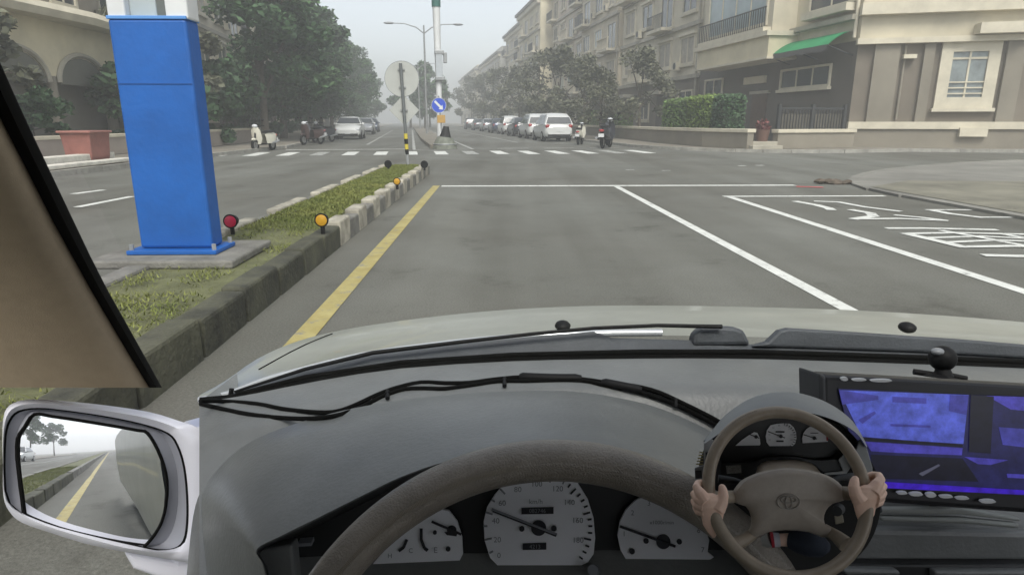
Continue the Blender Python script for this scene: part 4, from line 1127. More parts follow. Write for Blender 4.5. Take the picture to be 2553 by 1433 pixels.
# rubble at the right stop line
def rubble():
    g = G(2068, 458); t = thing('rubble_heap', 'small dark heap of rubble where stop line meets the right kerb', 'rubble', (g.x, g.y, 0.0))
    rg = random.Random(8); m = mat('rubble', (0.10, 0.08, 0.06), 0.95, amt=0.4, scale=8)
    for i in range(9):
        mb = MB(); r = rg.uniform(0.07, 0.16); mb.ball((rg.uniform(-.3, .3), rg.uniform(-.2, .2), 0.02 + rg.random() * 0.04), r * 0.75, 6, 4, (1.3, 1, 0.7)); mb.build('stone', m, t).matrix_parent_inverse = Matrix()
rubble()
#@@PART3
# ================================================================== OUR CAR, seen from the driver's seat
car = thing('car', 'champagne silver sedan seen from its driver seat, with grey dashboard', 'car', (0.35, 0.4, 0.0))
M_PAINT = mat('champagne_paint', (0.38, 0.39, 0.34), 0.42, metal=0.3, coat=0.3, amt=0.10, scale=5, detail=9, bump=0.03)
M_DASH = mat('dash_vinyl', (0.175, 0.182, 0.177), 0.40, amt=0.09, scale=16, bump=0.07, spec=0.6, detail=8)
M_COWL = mat('cowl_plastic', (0.06, 0.066, 0.074), 0.6, amt=0.15, scale=20, bump=0.1)
M_PILLAR = mat('pillar_trim', (0.31, 0.245, 0.165), 0.75, amt=0.06, scale=60, bump=0.12)
M_LEATHER = mat('wheel_leather', (0.25, 0.222, 0.185), 0.33, amt=0.14, scale=60, bump=0.3, spec=0.6, coat=0.25)
M_CLUSTER = mat('cluster_black', (0.009, 0.0095, 0.0095), 0.5)
M_DIAL = mat('dial_white', (0.86, 0.87, 0.90), 0.5, amt=0.03, scale=10)
M_INK = mat('dial_ink', (0.02, 0.02, 0.025), 0.6)
M_INKG = mat('dial_ink_grey', (0.24, 0.25, 0.27), 0.6)

def interp(tab, x):
    if x <= tab[0][0]: return tab[0][1]
    for (a, b), (c, d) in zip(tab, tab[1:]):
        if x <= c: return b + (d - b) * (x - a) / (c - a)
    return tab[-1][1]
def smooth_poly(pts, n):
    """Catmull-Rom through points, n samples in each span"""
    pts = [V(p) for p in pts]; out = []
    for i in range(len(pts) - 1):
        p0, p1, p2, p3 = pts[max(i - 1, 0)], pts[i], pts[i + 1], pts[min(i + 2, len(pts) - 1)]
        for k in range(n):
            t = k / n
            out.append(0.5 * ((2 * p1) + (p2 - p0) * t + (2 * p0 - 5 * p1 + 4 * p2 - p3) * t * t + (3 * p1 - p0 - 3 * p2 + p3) * t ** 3))
    return out + [pts[-1]]

# ---- bonnet
sil = [(497, 985), (560, 950), (640, 895), (720, 858), (800, 834), (900, 814), (1050, 793), (1200, 777), (1350, 767), (1500, 762), (1700, 762), (1900, 766), (2100, 772), (2300, 783), (2450, 794), (2600, 808), (2760, 830), (2960, 876)]
rear = [(497, 1000), (570, 985), (660, 955), (760, 928), (860, 903), (960, 884), (1080, 868), (1200, 855), (1330, 845), (1480, 838), (1650, 836), (1800, 838), (2000, 843), (2200, 852), (2400, 864), (2600, 878), (2760, 892), (3380, 962)]
dsil = [(497, 1.06), (700, 1.35), (900, 1.62), (1200, 1.78), (1600, 1.82), (2760, 1.72), (2960, 1.5)]
rows = []
for f in (-0.5, -0.2, 0.0, 0.15, 0.35, 0.6, 0.8, 1.0):
    r = []
    for (xa, ya), (xb, yb) in zip(sil, rear):
        da = interp(dsil, xa); db = 1.03
        if f < 0:
            p = P(xa, ya, da) + V((0.0 if xa > 900 else -0.12, 0.30, -0.16)) * (-f * 2) ** 1.0
        else:
            g = f + 0.16 * sin(pi * f)
            p = P(xa + (xb - xa) * g, ya + (yb - ya) * g, da + (db - da) * f)
        r.append(p)
    rows.append(smooth_poly(r, 3))
mb = MB(); mb.loft(rows)
hood = mb.build('hood', M_PAINT, car, 60)
hood_bv = BVHTree.FromPolygons([V(v) for v in mb.v], mb.f)
def on_hood(x, y):
    r = ray(x, y); h = hood_bv.ray_cast(V((0, 0, EYE)), r.normalized())
    return P(x, y, (h[3] / r.length if h[0] else 1.3) - 0.001)
mb = MB(); mb.tube([on_hood(x, y) for x, y in ((646, 921), (680, 902), (720, 880), (760, 860), (800, 843), (828, 832))], 0.0018, 6); mb.build('panel_gap', M_RUBBER, hood)
# wash nozzles
for x, y in ((1403, 812), (2262, 816)):
    mb = MB(); mb.ball(P(x, y, 1.20), 0.0125, 12, 8, (1.2, 1.4, 0.8)); mb.build('washer_nozzle', M_BLACK, car, 60)
# rear lip of the bonnet, its highlight put into a paler colour
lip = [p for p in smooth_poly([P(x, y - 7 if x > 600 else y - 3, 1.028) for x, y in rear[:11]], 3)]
mb = MB(); mb.tube(lip, 0.006, 8); mb.build('hood_edge_highlight', mat('hood_edge_highlight', (0.55, 0.57, 0.58), 0.25, metal=0.4, coat=0.5), hood, 60)

# ---- cowl, wipers, windscreen foot
def slab(name, pts, d, th, m, parent, bevel=0.004):
    mb = MB(); q = [P(x, y, d) for x, y in pts]
    nrm = (q[1] - q[0]).cross(q[-1] - q[0])
    mb.prism(q, V((0, 0.95, -0.25)) * th)
    return mb.build(name, m, parent, bevel=bevel)
top = [(570, 983), (660, 953), (760, 925), (860, 902), (930, 882), (1150, 857), (1330, 838), (1480, 826), (1525, 842), (1722, 848), (1876, 858), (1950, 852), (2200, 862), (2400, 874), (2600, 886), (2760, 898), (3380, 968)]
bot = [(570, 992), (660, 972), (760, 952), (860, 936), (930, 924), (1150, 904), (1330, 895), (1480, 890), (1525, 889), (1722, 888), (1876, 890), (1950, 892), (2200, 900), (2400, 908), (2600, 916), (2760, 924), (3380, 988)]
mb = MB(); mb.loft([[P(x, y + 2, 1.03) for x, y in top], [P(x, y, 1.005) for x, y in top], [P(x, y, 0.985) for x, y in bot]]); cowl = mb.build('cowl', M_COWL, car, 30)
slab('wiper_pivot_cover', [(1726, 862), (1731, 832), (1750, 817), (1790, 813), (1832, 815), (1856, 823), (1874, 860)], 0.995, 0.03, M_COWL, cowl, 0.006)
slab('wiper_arm', [(1876, 864), (1915, 852), (1945, 824), (1968, 818), (2100, 826), (2400, 846), (2760, 876), (2760, 905), (2300, 878), (1950, 866)], 0.992, 0.02, M_COWL, cowl, 0.004)
mb = MB(); mb.tube([P(x, y, 0.985) for x, y in ((585, 976), (760, 920), (930, 879), (1150, 852), (1330, 832), (1480, 818), (1640, 811), (1800, 814))], [0.002, 0.003, 0.0035, 0.0032, 0.003, 0.003, 0.003, 0.0035], 8); mb.build('wiper_arm', M_BLACK, cowl, 60)
mb = MB(); mb.tube([P(x, y, 0.975) for x, y in ((590, 985), (760, 942), (1000, 905), (1276, 886), (1600, 878), (1880, 878), (2300, 892), (2760, 912))], [0.005] * 8, 8); mb.build('wiper_blade', M_RUBBER, cowl, 60)
mb = MB(); mb.tube([P(578, 968, 0.99), P(575, 986, 0.99)], 0.004, 6); mb.build('wiper_tip', M_BLACK, cowl)
bt = [(497, 990), (580, 982), (660, 967), (760, 944), (880, 921), (1000, 905), (1140, 894), (1276, 888), (1500, 883), (1700, 882), (1900, 884), (2100, 889), (2300, 896), (2553, 906), (2760, 914), (3380, 976)]
bb = [(497, 1004), (580, 994), (660, 979), (760, 958), (880, 937), (1000, 921), (1140, 909), (1276, 903), (1500, 898), (1700, 896), (1900, 898), (2100, 904), (2300, 911), (2553, 921), (2760, 930), (3380, 994)]
mb = MB(); mb.loft([smooth_poly([P(x, y, 0.972) for x, y in bt], 3), smooth_poly([P(x, y, 0.965) for x, y in bb], 3)]); mb.build('windscreen_seal', M_RUBBER, car, 60)

# ---- dashboard top and face
xs = [497, 560, 640, 800, 1000, 1276, 1500, 1700, 1900, 2100, 2300, 2553, 2760, 3380]
yA = dict(bb); A_ = [interp(bb, x) - 3 for x in xs]
B_ = [1110, 1075, 1050, 1015, 985, 962, 955, 955, 958, 960, 964, 970, 978, 1030]
C_ = [1180, 1150, 1120, 1080, 1060, 1050, 1010, 1000, 1002, 1006, 1010, 1016, 1024, 1080]
D_ = [1330, 1320, 1310, 1300, 1290, 1280, 1270, 1268, 1268, 1270, 1274, 1280, 1290, 1340]
E_r = [1470] * 11 + [1475, 1480, 1530]
F_r = [1640] * 14
mid = lambda a, b, t: [p + (q - p) * t for p, q in zip(a, b)]
rows = []
for ys, d in ((A_, 0.962), (mid(A_, B_, 0.35), 0.925), (mid(A_, B_, 0.7), 0.885), (B_, 0.86), (mid(B_, C_, 0.25), 0.85), (C_, 0.84), (D_, 0.79), (E_r, 0.755), (F_r, 0.70)):
    rows.append(smooth_poly([P(x, y, d) for x, y in zip(xs, ys)], 2))
mb = MB(); mb.loft(rows)
dash_src = (list(mb.v), list(mb.f))
dash = mb.build('dashboard', M_DASH, car, 40)
mb = MB(); mb.loft([[r[0] for r in rows], [r[0] + V((-0.012, 0.16, -0.02)) for r in rows]]); mb.build('dash_end_cap', M_DASH, dash, 40)

# ---- instrument hood
crest = [(480, 1460), (497, 1275), (525, 1195), (600, 1118), (700, 1068), (850, 1024), (1000, 997), (1150, 981), (1300, 974), (1450, 977), (1600, 1004), (1700, 1040), (1800, 1092), (1890, 1170), (1945, 1280), (1975, 1460)]
lipp = [(668, 1460), (655, 1405), (640, 1368), (700, 1335), (800, 1286), (900, 1236), (1000, 1188), (1120, 1148), (1300, 1112), (1450, 1112), (1600, 1142), (1700, 1184), (1780, 1232), (1850, 1300), (1890, 1370), (1905, 1460)]
rows = []
for f, d in ((-0.10, 0.87), (0.0, 0.815), (0.18, 0.765), (0.42, 0.715), (0.7, 0.665), (0.9, 0.632), (1.0, 0.622), (1.02, 0.628)):
    rows.append(smooth_poly([P(a[0] + (b[0] - a[0]) * f, a[1] + (b[1] - a[1]) * f + (26 if f < 0 else 0), d) for a, b in zip(crest, lipp)], 4))
mb = MB(); mb.loft(rows); hood_src = (list(mb.v), list(mb.f))
binn = mb.build('instrument_hood', M_DASH, car, 60)
rows2 = [rows[-1]] + [smooth_poly([P(1285 + (x - 1285) * s, 1330 + (y - 1330) * s + 6, d) for x, y in lipp], 4) for s, d in ((0.985, 0.66), (0.96, 0.72), (0.95, 0.762))]
mb = MB(); mb.loft(rows2); mb.build('hood_lining', M_CLUSTER, binn, 60)
mb = MB(); mb.prism([P(x, y, 0.772) for x, y in ((690, 1600), (690, 1380), (740, 1330), (900, 1225), (1120, 1140), (1300, 1110), (1450, 1110), (1620, 1140), (1780, 1220), (1860, 1300), (1900, 1400), (1900, 1600))], V((0, 0.01, 0)))
clus = mb.build('instrument_cluster', M_CLUSTER, car)

def dial(pts, d=0.757):
    mb = MB(); mb.prism([P(x, y, d) for x, y in pts], V((0, 0.004, -0.001))); return mb.build('dial_face', M_DIAL, clus)
def dpoly(name, pts, m, d=0.7545):
    mb = MB(); mb.prism([P(x, y, d) for x, y in pts], V((0, 0.0012, 0))); return mb.build(name, m, clus)
def dline(name, pts, w, m, d=0.754):
    mb = MB()
    for (x0, y0), (x1, y1) in zip(pts, pts[1:]):
        L = math.hypot(x1 - x0, y1 - y0) or 1; nx, ny = -(y1 - y0) / L * w / 2, (x1 - x0) / L * w / 2
        mb.prism([P(x0 + nx, y0 + ny, d), P(x1 + nx, y1 + ny, d), P(x1 - nx, y1 - ny, d), P(x0 - nx, y0 - ny, d)], V((0, 0.0012, 0)))
    return mb.build(name, m, clus)
def dcirc(name, x, y, r, m, d=0.7535): return dpoly(name, [(x + r * cos(2 * pi * k / 18), y + r * sin(2 * pi * k / 18)) for k in range(18)], m, d)
def dtext(s, x, y, h, m, d=0.7542, rot=0.0):
    vs, fs = text_mesh(s, 1.0); mb = MB()
    c, sn = cos(rot), sin(rot)
    mb.add([P(x + (v.x * c + v.y * sn) * h, y - (v.y * c - v.x * sn) * h, d) for v in vs], fs); return mb.build('dial_number', m, clus)
speed = [(1240, 1408), (1222, 1390), (1208, 1345), (1206, 1300), (1214, 1265), (1232, 1235), (1258, 1205), (1300, 1180), (1345, 1170), (1400, 1178), (1440, 1203), (1466, 1245), (1480, 1290), (1484, 1340), (1480, 1380), (1466, 1400), (1450, 1408)]
dial(speed)
SC, SR = (1341, 1316), 135
for i in range(37):
    a = rad(222 - i * 264 / 36)
    if -38 < math.degrees(a) < 80 or i % 2 == 0:
        x0, y0 = SC[0] + 136 * cos(a), SC[1] - 136 * sin(a); r1 = 118 if i % 4 == 0 else 126
        if y0 < 1402: dline('dial_tick', [(x0, y0), (SC[0] + r1 * cos(a), SC[1] - r1 * sin(a))], 3.2, M_INK if abs(math.degrees(a)) < 60 else M_INKG)
for s, x, y in (('0', 1244, 1384), ('20', 1240, 1345), ('40', 1236, 1298), ('60', 1252, 1254), ('80', 1291, 1220), ('100', 1338, 1206), ('120', 1390, 1218), ('140', 1419, 1252), ('160', 1440, 1297), ('180', 1441, 1346)):
    dtext(s, x, y, 19, M_INKG)
dtext('km/h', 1336, 1250, 17, M_INKG)
dpoly('odometer', [(1300, 1266), (1380, 1264), (1380, 1280), (1300, 1281)], M_INK); dtext('082746', 1340, 1273, 14, M_INKG, 0.7536)
dpoly('trip_meter', [(1303, 1355), (1362, 1353), (1362, 1369), (1303, 1370)], M_INK); dtext('4213', 1334, 1362, 14, M_INKG, 0.7536)
dcirc('needle_hub', SC[0] + 2, SC[1], 19, M_INK); dcirc('dial_screw', 1301, 1318, 6.5, M_INK); dcirc('dial_screw', 1381, 1317, 7, M_INK)
dline('needle', [(1226, 1270), (1388, 1333)], 6.5, M_INKG, 0.751); dline('needle', [(1228, 1274), (1386, 1336)], 3, M_INK, 0.7505)
fuel = [(930, 1405), (985, 1340), (1050, 1290), (1090, 1268), (1118, 1272), (1140, 1300), (1152, 1340), (1154, 1380), (1146, 1396)]
dial(fuel)
dline('needle', [(1076, 1300), (1150, 1332)], 5, M_INK, 0.751); dcirc('needle_hub', 1126, 1322, 12, M_INK); dcirc('dial_screw', 1084, 1327, 5, M_INK); dpoly('dial_marker', [(1108, 1326), (1140, 1329), (1138, 1336), (1114, 1333)], M_INK)
dline('dial_arc', [(1050, 1318), (1050, 1345), (1058, 1366), (1066, 1372)], 7, M_INK); dline('dial_arc', [(1014, 1345), (1006, 1364), (994, 1373)], 7, M_INK)
dtext('E', 1086, 1371, 20, M_INKG); dcirc('dial_screw', 1117, 1368, 6, M_INK); dtext('H', 972, 1385, 16, M_INKG); dtext('C', 1024, 1372, 16, M_INKG)
tach = [(1560, 1392), (1548, 1372), (1540, 1335), (1546, 1300), (1560, 1272), (1584, 1248), (1605, 1236), (1680, 1268), (1756, 1312), (1768, 1345), (1764, 1375), (1780, 1388), (1770, 1394)]
dial(tach)
dline('needle', [(1546, 1312), (1684, 1362)], 5.5, M_INK, 0.751); dcirc('needle_hub', 1654, 1350, 18, M_INK); dcirc('dial_screw', 1611, 1348, 6.5, M_INK); dcirc('dial_screw', 1694, 1350, 6.5, M_INK); dcirc('dial_screw', 1576, 1374, 7, M_INK)
for s, x, y in (('1', 1556, 1330), ('2', 1577, 1278), ('3', 1618, 1254), ('6', 1742, 1322), ('7', 1752, 1370)): dtext(s, x, y, 18, M_INKG)
dtext('x1000r/min', 1650, 1302, 13, M_INKG)
mb = MB(); mb.tube([P(1482, 1422, 0.757), P(1478, 1420, 0.735)], [0.007, 0.006], 12); mb.build('reset_knob', M_INKG, clus, 40)
mb = MB(); mb.prism([P(x, y, 0.66) for x, y in ((640, 1372), (728, 1356), (738, 1460), (640, 1460))], V((0, 0.02, -0.005))); mb.build('dash_side_panel', M_DASH, binn, bevel=0.003)
mb = MB(); mb.prism([P(x, y, 0.70) for x, y in ((742, 1354), (776, 1352), (777, 1360), (743, 1362))], V((0, 0.01, 0))); mb.build('vent_slit', M_INKG, clus)

# ---- steering wheel of the car
WC, WR, WT = V((0.03, 0.32, 0.78)), 0.19, rad(30)
wu, wv = V((1, 0, 0)), V((0, sin(WT), cos(WT)))
wn_ = wu.cross(wv)
mb = MB(); mb.ring(WC, wu, wv, WR, 0.0146, 128, 18)
wheel = mb.build('steering_wheel', M_LEATHER, car, 80)
wheel['label'] = 'worn brown leather rim of the large steering wheel'
M_WEAR = mat('leather_worn', (0.27, 0.235, 0.18), 0.45, amt=0.12, scale=50)
k0 = MB()          # stitched seam: a small raised cord with stitches
for i in range(150):
    a = rad(98 + 50 * i / 149); c = WC + (wu * cos(a) + wv * sin(a)) * (WR - 0.0035) + wn_ * 0.0142
    tn = (-wu * sin(a) + wv * cos(a)); 
    k0.obox(c - tn * 0.0004 - (wu * cos(a) + wv * sin(a)) * 0.0016, tn * 0.0006, (wu * cos(a) + wv * sin(a)) * 0.0032, wn_ * 0.001)
k0.build('stitching', M_WEAR, wheel)['kind'] = 'stuff'
# hub and spokes, below the frame
mb = MB(); mb.loft([[WC + (wu * cos(a) * s + wv * sin(a) * s) + wn_ * h for a in [2 * pi * k / 24 for k in range(24)]] for s, h in ((0.085, -0.05), (0.09, -0.03), (0.08, -0.008), (0.04, 0.0))], True); mb.build('hub', M_LEATHER, wheel, 50)
for a in (rad(200), rad(340)):
    d = wu * cos(a) + wv * sin(a)
    mb = MB(); mb.tube([WC + d * 0.07 - wn_ * 0.03, WC + d * 0.13 - wn_ * 0.012, WC + d * WR], [0.022, 0.018, 0.013], 10); mb.build('spoke', M_LEATHER, wheel, 50)

# ---- lower dash on the passenger side
def bar(name, pts, d, th, m, parent=dash, bevel=0.003):
    mb = MB(); mb.prism([P(x, y, d) for x, y in pts], V((0, th, -th * 0.3))); return mb.build(name, m, parent, bevel=bevel)
M_TRIM = mat('dash_trim_pale', (0.27, 0.28, 0.26), 0.5, amt=0.05, scale=20)
bar('trim_strip', [(2185, 1268), (2400, 1268), (2545, 1292), (2545, 1300), (2400, 1283), (2195, 1280)], 0.745, 0.012, M_TRIM)
bar('trim_strip', [(2195, 1288), (2400, 1292), (2545, 1306), (2540, 1318), (2400, 1306), (2200, 1300)], 0.740, 0.012, M_TRIM)
bar('stalk_end', [(2175, 1250), (2198, 1248), (2204, 1278), (2176, 1286)], 0.72, 0.02, M_COWL)
bar('lower_panel', [(2060, 1316), (2553, 1326), (2760, 1332), (2760, 1402), (2060, 1402)], 0.752, 0.02, M_DASH, bevel=0.006)
bar('dark_recess', [(2070, 1405), (2760, 1408), (2760, 1470), (2070, 1470)], 0.735, 0.02, M_CLUSTER)
bar('glovebox_edge', [(2100, 1418), (2240, 1420), (2250, 1434), (2110, 1434)], 0.725, 0.02, M_DASH)
bar('glovebox_edge', [(2330, 1422), (2760, 1424), (2760, 1470), (2336, 1470)], 0.725, 0.02, M_DASH)

# ---- windscreen pillar
er = [(-300, -16 - 200), (0, -70), (155, 0), (290, 60), (480, 150), (690, 250), (850, 340), (966, 404)]
el = [(-300, -290), (0, -135), (160, -62), (285, 0), (400, 60), (540, 130), (720, 230), (870, 318), (966, 377)]
pd = [(-300, 0.40), (155, 0.52), (500, 0.65), (966, 0.86)]
seal, trim = [], []
for y in [-300, -200, -100, 0, 80, 160, 240, 320, 400, 480, 560, 640, 720, 800, 880, 930, 966]:
    xr_, xl_, d = interp(er, y), interp(el, y), interp(pd, y)
    seal.append([P(xr_, y, d + 0.015), P(xr_ - 3, y, d), P((xr_ + xl_) / 2, y, d - 0.012), P(xl_ - 4, y, d - 0.008), P(xl_ - 8, y, d + 0.02)])
    trim.append([P(xl_ + 4, y, d + 0.012), P(xl_ - 8, y, d - 0.012), P(xl_ - 35, y, d - 0.034), P(xl_ - 80, y, d - 0.050), P(xl_ - 160, y, d - 0.06), P(xl_ - 300, y, d - 0.065), P(xl_ - 480, y, d - 0.04), P(xl_ - 500, y, d + 0.03)])
mb = MB(); mb.loft(seal); mb.build('pillar_seal', M_RUBBER, car, 70)
mb = MB(); mb.loft(trim); mb.add(trim[-1], [tuple(range(8))]); mb.build('pillar_trim', M_PILLAR, car, 60)

# passenger side pillar, outside the frame
mb = MB(); mb.tube([P(3380, 985, 0.96), V((1.2, 0.62, 1.2)), V((1.12, 0.3, 1.44))], [0.035, 0.04, 0.04], 12); mb.build('pillar_trim', M_PILLAR, car, 60)

# ---- windscreen glass
mb = MB()
mb.loft([[P(497, 1002, 0.968), P(900, 935, 0.968), P(1276, 902, 0.968), P(1900, 897, 0.968), P(3380, 994, 0.968)],
         [V((-0.42, 0.62, 1.16)), V((-0.2, 0.70, 1.16)), V((0.1, 0.72, 1.16)), V((0.5, 0.72, 1.16)), V((1.1, 0.66, 1.16))],
         [V((-0.40, 0.30, 1.42)), V((-0.2, 0.33, 1.43)), V((0.1, 0.34, 1.44)), V((0.5, 0.34, 1.44)), V((1.1, 0.30, 1.42))]])
mb.build('windscreen', clear_mat('clear_glass', (0.95, 0.96, 0.95)), car, 70)
# roof, doors and seats, and the silver flank that the door mirror shows
mb = MB()
mb.loft([[V((-0.45, 0.28, 1.43)), V((0.0, 0.33, 1.46)), V((0.7, 0.33, 1.46)), V((1.2, 0.28, 1.43))], [V((-0.45, -0.5, 1.49)), V((0.0, -0.5, 1.52)), V((0.7, -0.5, 1.52)), V((1.2, -0.5, 1.49))],
         [V((-0.45, -1.6, 1.47)), V((0.0, -1.6, 1.5)), V((0.7, -1.6, 1.5)), V((1.2, -1.6, 1.47))]])
mb.build('roof', M_PILLAR, car, 60)
FX = -0.45
fx = lambda y: FX + (0.0 if y > 0.5 else 0.05 + 0.04 * min(1, (0.5 - y) / 1.5))
mb = MB()
mb.loft([[V((fx(y) - 0.03 * sin((z - .25) * 3.2), y, z)) for z in (0.22, 0.4, 0.55, t0 - 0.04, t0)] for y, t0 in ((0.62, 0.5), (0.5, 0.62), (0.41, 0.9), (0.2, 0.92), (-0.2, 0.92), (-0.9, 0.92), (-1.7, 0.94), (-2.4, 0.93), (-2.9, 0.88))])
mb.build('door_panel', M_PAINT, car, 60)
mb = MB(); ys_ = (0.40, 0.0, -0.5, -0.9, -1.6); mb.loft([[V((fx(y), y, 0.902)) for y in ys_], [V((fx(y) + 0.02, y, 1.47)) for y in ys_]])
mb.build('side_window', mat('opaque_dark_pane', (0.015, 0.018, 0.024), 0.05, spec=0.8), car)  # window made opaque to keep side light off the dash; dark in the mirror
mb = MB(); mb.box((0.42, -0.95, 0.42), (1.4, 1.1, 0.4)); mb.build('seat_base', mat('seat_cloth', (0.05, 0.055, 0.075), 0.9, amt=0.1, scale=60), car, bevel=0.08, segs=3)
for x in (0.02, 0.76):
    mb = MB(); mb.box((x, -0.62, 0.72), (0.56, 0.16, 0.56)); st = mb.build('seat_back', MATS['seat_cloth'], car, bevel=0.06, segs=3)
mb = MB(); mb.loft([[V((-0.33, -2.25, z)), V((0.4, -2.3, z)), V((1.15, -2.25, z))] for z in (0.3, 0.95)]); mb.build('rear_bulkhead', M_PILLAR, car)
mb = MB(); mb.box((1.21, -0.75, 0.55), (0.06, 2.9, 0.62)); mb.build('passenger_door', M_PILLAR, car, bevel=0.02)
mb = MB(); mb.box((0.43, -0.6, 0.2), (1.5, 3.2, 0.04)); mb.build('floor_pan', M_CLUSTER, car)

# ---- driver's door mirror
MC = P(232, 1190, 0.88)
r0 = ray(285, 1112).normalized(); back = -ND
MN = (back - r0).normalized()
def mp(x, y, off=0.0):
    r = ray(x, y); c = V((0, 0, EYE)); o = MC + MN * off
    return c + r * (MN.dot(o - c) / MN.dot(r))
zp = lambda L: [(x * 0.372, y * 0.372 + 900) for x, y in L]
out = zp([(20, 700), (14, 500), (30, 345), (90, 280), (200, 256), (400, 264), (700, 294), (1000, 340), (1200, 400), (1330, 450), (1420, 560), (1420, 1250), (1330, 1352), (1200, 1338), (900, 1288), (600, 1228), (350, 1152), (150, 1082), (62, 1005), (22, 900)])
inn = zp([(22, 700), (30, 500), (58, 395), (120, 332), (250, 312), (420, 326), (700, 366), (960, 420), (1130, 480), (1195, 560), (1240, 700), (1262, 900), (1262, 1090), (1240, 1210), (1180, 1262), (1080, 1270), (900, 1236), (600, 1166), (300, 1082), (60, 960)])
gla = zp([(150, 640), (152, 500), (200, 420), (262, 338), (380, 350), (560, 374), (800, 412), (950, 440), (1012, 458), (1080, 570), (1130, 720), (1136, 880), (1100, 1050), (1020, 1180), (940, 1238), (800, 1206), (600, 1150), (400, 1096), (212, 1050), (178, 900)])
M_MIRH = mat('mirror_housing', (0.82, 0.82, 0.88), 0.3, metal=0.0, coat=0.5)
cen = lambda L: (sum(p[0] for p in L) / len(L), sum(p[1] for p in L) / len(L))
co = cen(out)
sh = lambda L, s: [(co[0] + (x - co[0]) * s, co[1] + (y - co[1]) * s) for x, y in L]
rnd = lambda pts: smooth_poly(list(pts) + [pts[0]], 3)[:-1]
mb = MB()
mb.loft([rnd([mp(x, y, 0.004) for x, y in inn]), rnd([mp((x + a) / 2, (y + b) / 2, 0.014) for (x, y), (a, b) in zip(inn, out)]), rnd([mp(x, y, 0.006) for x, y in out]), rnd([mp(x, y, -0.03) for x, y in sh(out, 0.985)]), rnd([mp(x, y, -0.09) for x, y in sh(out, 0.86)]), rnd([mp(x, y, -0.12) for x, y in sh(out, 0.5)])], True)
mir = mb.build('door_mirror', M_MIRH, car, 70)
mir['label'] = 'white driver side door mirror showing the road behind'
mb = MB(); mb.loft([rnd([mp(x, y, 0.0045) for x, y in inn]), rnd([mp(co[0] + (x - co[0]) * 0.975, co[1] + (y - co[1]) * 0.975, 0.0) for x, y in inn])], True); mb.build('gasket', M_RUBBER, mir, 50)
cg = cen(gla); rows = []; RC = 1.0
for s in (1.0, 0.97, 0.9, 0.82, 0.74, 0.66, 0.58, 0.5, 0.42, 0.34, 0.26, 0.18, 0.1, 0.04, 0.01):
    pts = [mp(cg[0] + (x - cg[0]) * s, cg[1] + (y - cg[1]) * s, -0.010) for x, y in gla]
    c0 = mp(285, 1112, -0.010)
    rows.append([p - MN * ((p - c0).length ** 2 / (2 * RC)) + MN * 0.020 for p in rnd(pts)])
bz = [(x * 0.975 + co[0] * 0.025, y * 0.975 + co[1] * 0.025) for x, y in inn]
o0, o2 = rnd([mp(x, y, 0.0) for x, y in bz]), rows[0]
mb = MB(); mb.loft([o0, [(p + w_) / 2 - MN * 0.012 for p, w_ in zip(o0, o2)], [p + MN * 0.001 for p in o2]], True)
mb.build('inner_bezel', mat('bezel_grey', (0.36, 0.37, 0.41), 0.5), mir, 60)
mb = MB(); mb.loft(rows, True); mb.add(rows[-1], [tuple(range(len(rows[-1])))])
mm = mat('mirror_glass', (0.9, 0.92, 0.95), 0.0, metal=1.0)
mg = mb.build('mirror_glass', mm, mir); mg.data.shade_smooth()
mb = MB(); mb.tube([p + MN * 0.0015 for p in rows[0]] + [rows[0][0] + MN * 0.0015], 0.0022, 6, False); mb.build('glass_edge', M_RUBBER, mir, 60)
mb = MB(); mb.prism([mp(a, b, -0.012) for a, b in ((420, 1085), (515, 1060), (515, 1450), (400, 1445), (330, 1420), (300, 1372), (430, 1396))], -MN * 0.09)
mb.build('mirror_mount', M_MIRH, mir, bevel=0.008, segs=3)

# ================================================================== THINGS ON THE DASHBOARD
bv = [BVHTree.FromPolygons([V(v) for v in s[0]], s[1]) for s in (dash_src, hood_src)]
def on_dash(x, y, lift=0.005):
    o = V((0, 0, EYE)); r = ray(x, y); L = r.length; best = None
    for b in bv:
        h = b.ray_cast(o, r.normalized())
        if h[0] is not None and (best is None or h[3] < best): best = h[3]
    d = (best / L) if best else 0.9
    return P(x, y, d - lift)
cable = thing('cable', 'black twin cable with clips running across the top of the dashboard', 'cable', on_dash(1276, 950))
sA = [(500, 999), (560, 1000), (640, 1006), (700, 1018), (770, 1026), (830, 1027), (880, 1012), (940, 984), (990, 966), (1050, 953), (1110, 955), (1170, 954), (1230, 946), (1300, 940), (1370, 941), (1450, 945), (1520, 955), (1580, 962), (1640, 977), (1700, 1004), (1745, 1026), (1785, 1047), (1830, 1075)]
sB = [(500, 1006), (560, 1020), (620, 1032), (700, 1041), (780, 1043), (850, 1033), (910, 1010), (960, 985), (1010, 970), (1060, 968), (1110, 969), (1170, 961), (1240, 951), (1310, 950), (1380, 948), (1450, 949), (1520, 962), (1580, 973), (1630, 988), (1680, 1006), (1730, 1030), (1775, 1054), (1820, 1085)]
for pts in (sA, sB):
    mb = MB(); mb.tube(smooth_poly([on_dash(x, y, 0.004) for x, y in pts], 3), 0.0032, 8); mb.build('strand', M_RUBBER, cable, 60)
mb = MB(); mb.tube(smooth_poly([on_dash(x, y, 0.006) for x, y in ((1296, 939), (1330, 941), (1390, 943), (1450, 943))], 3), [0.0045] + [0.0065] * 8 + [0.0045], 10); mb.build('sleeve', M_BLACK, cable, 60)
mb = MB(); mb.tube(smooth_poly([on_dash(x, y, 0.006) for x, y in ((1500, 952), (1540, 960), (1600, 972))], 3), [0.004] + [0.006] * 5 + [0.004], 10); mb.build('sleeve', M_BLACK, cable, 60)
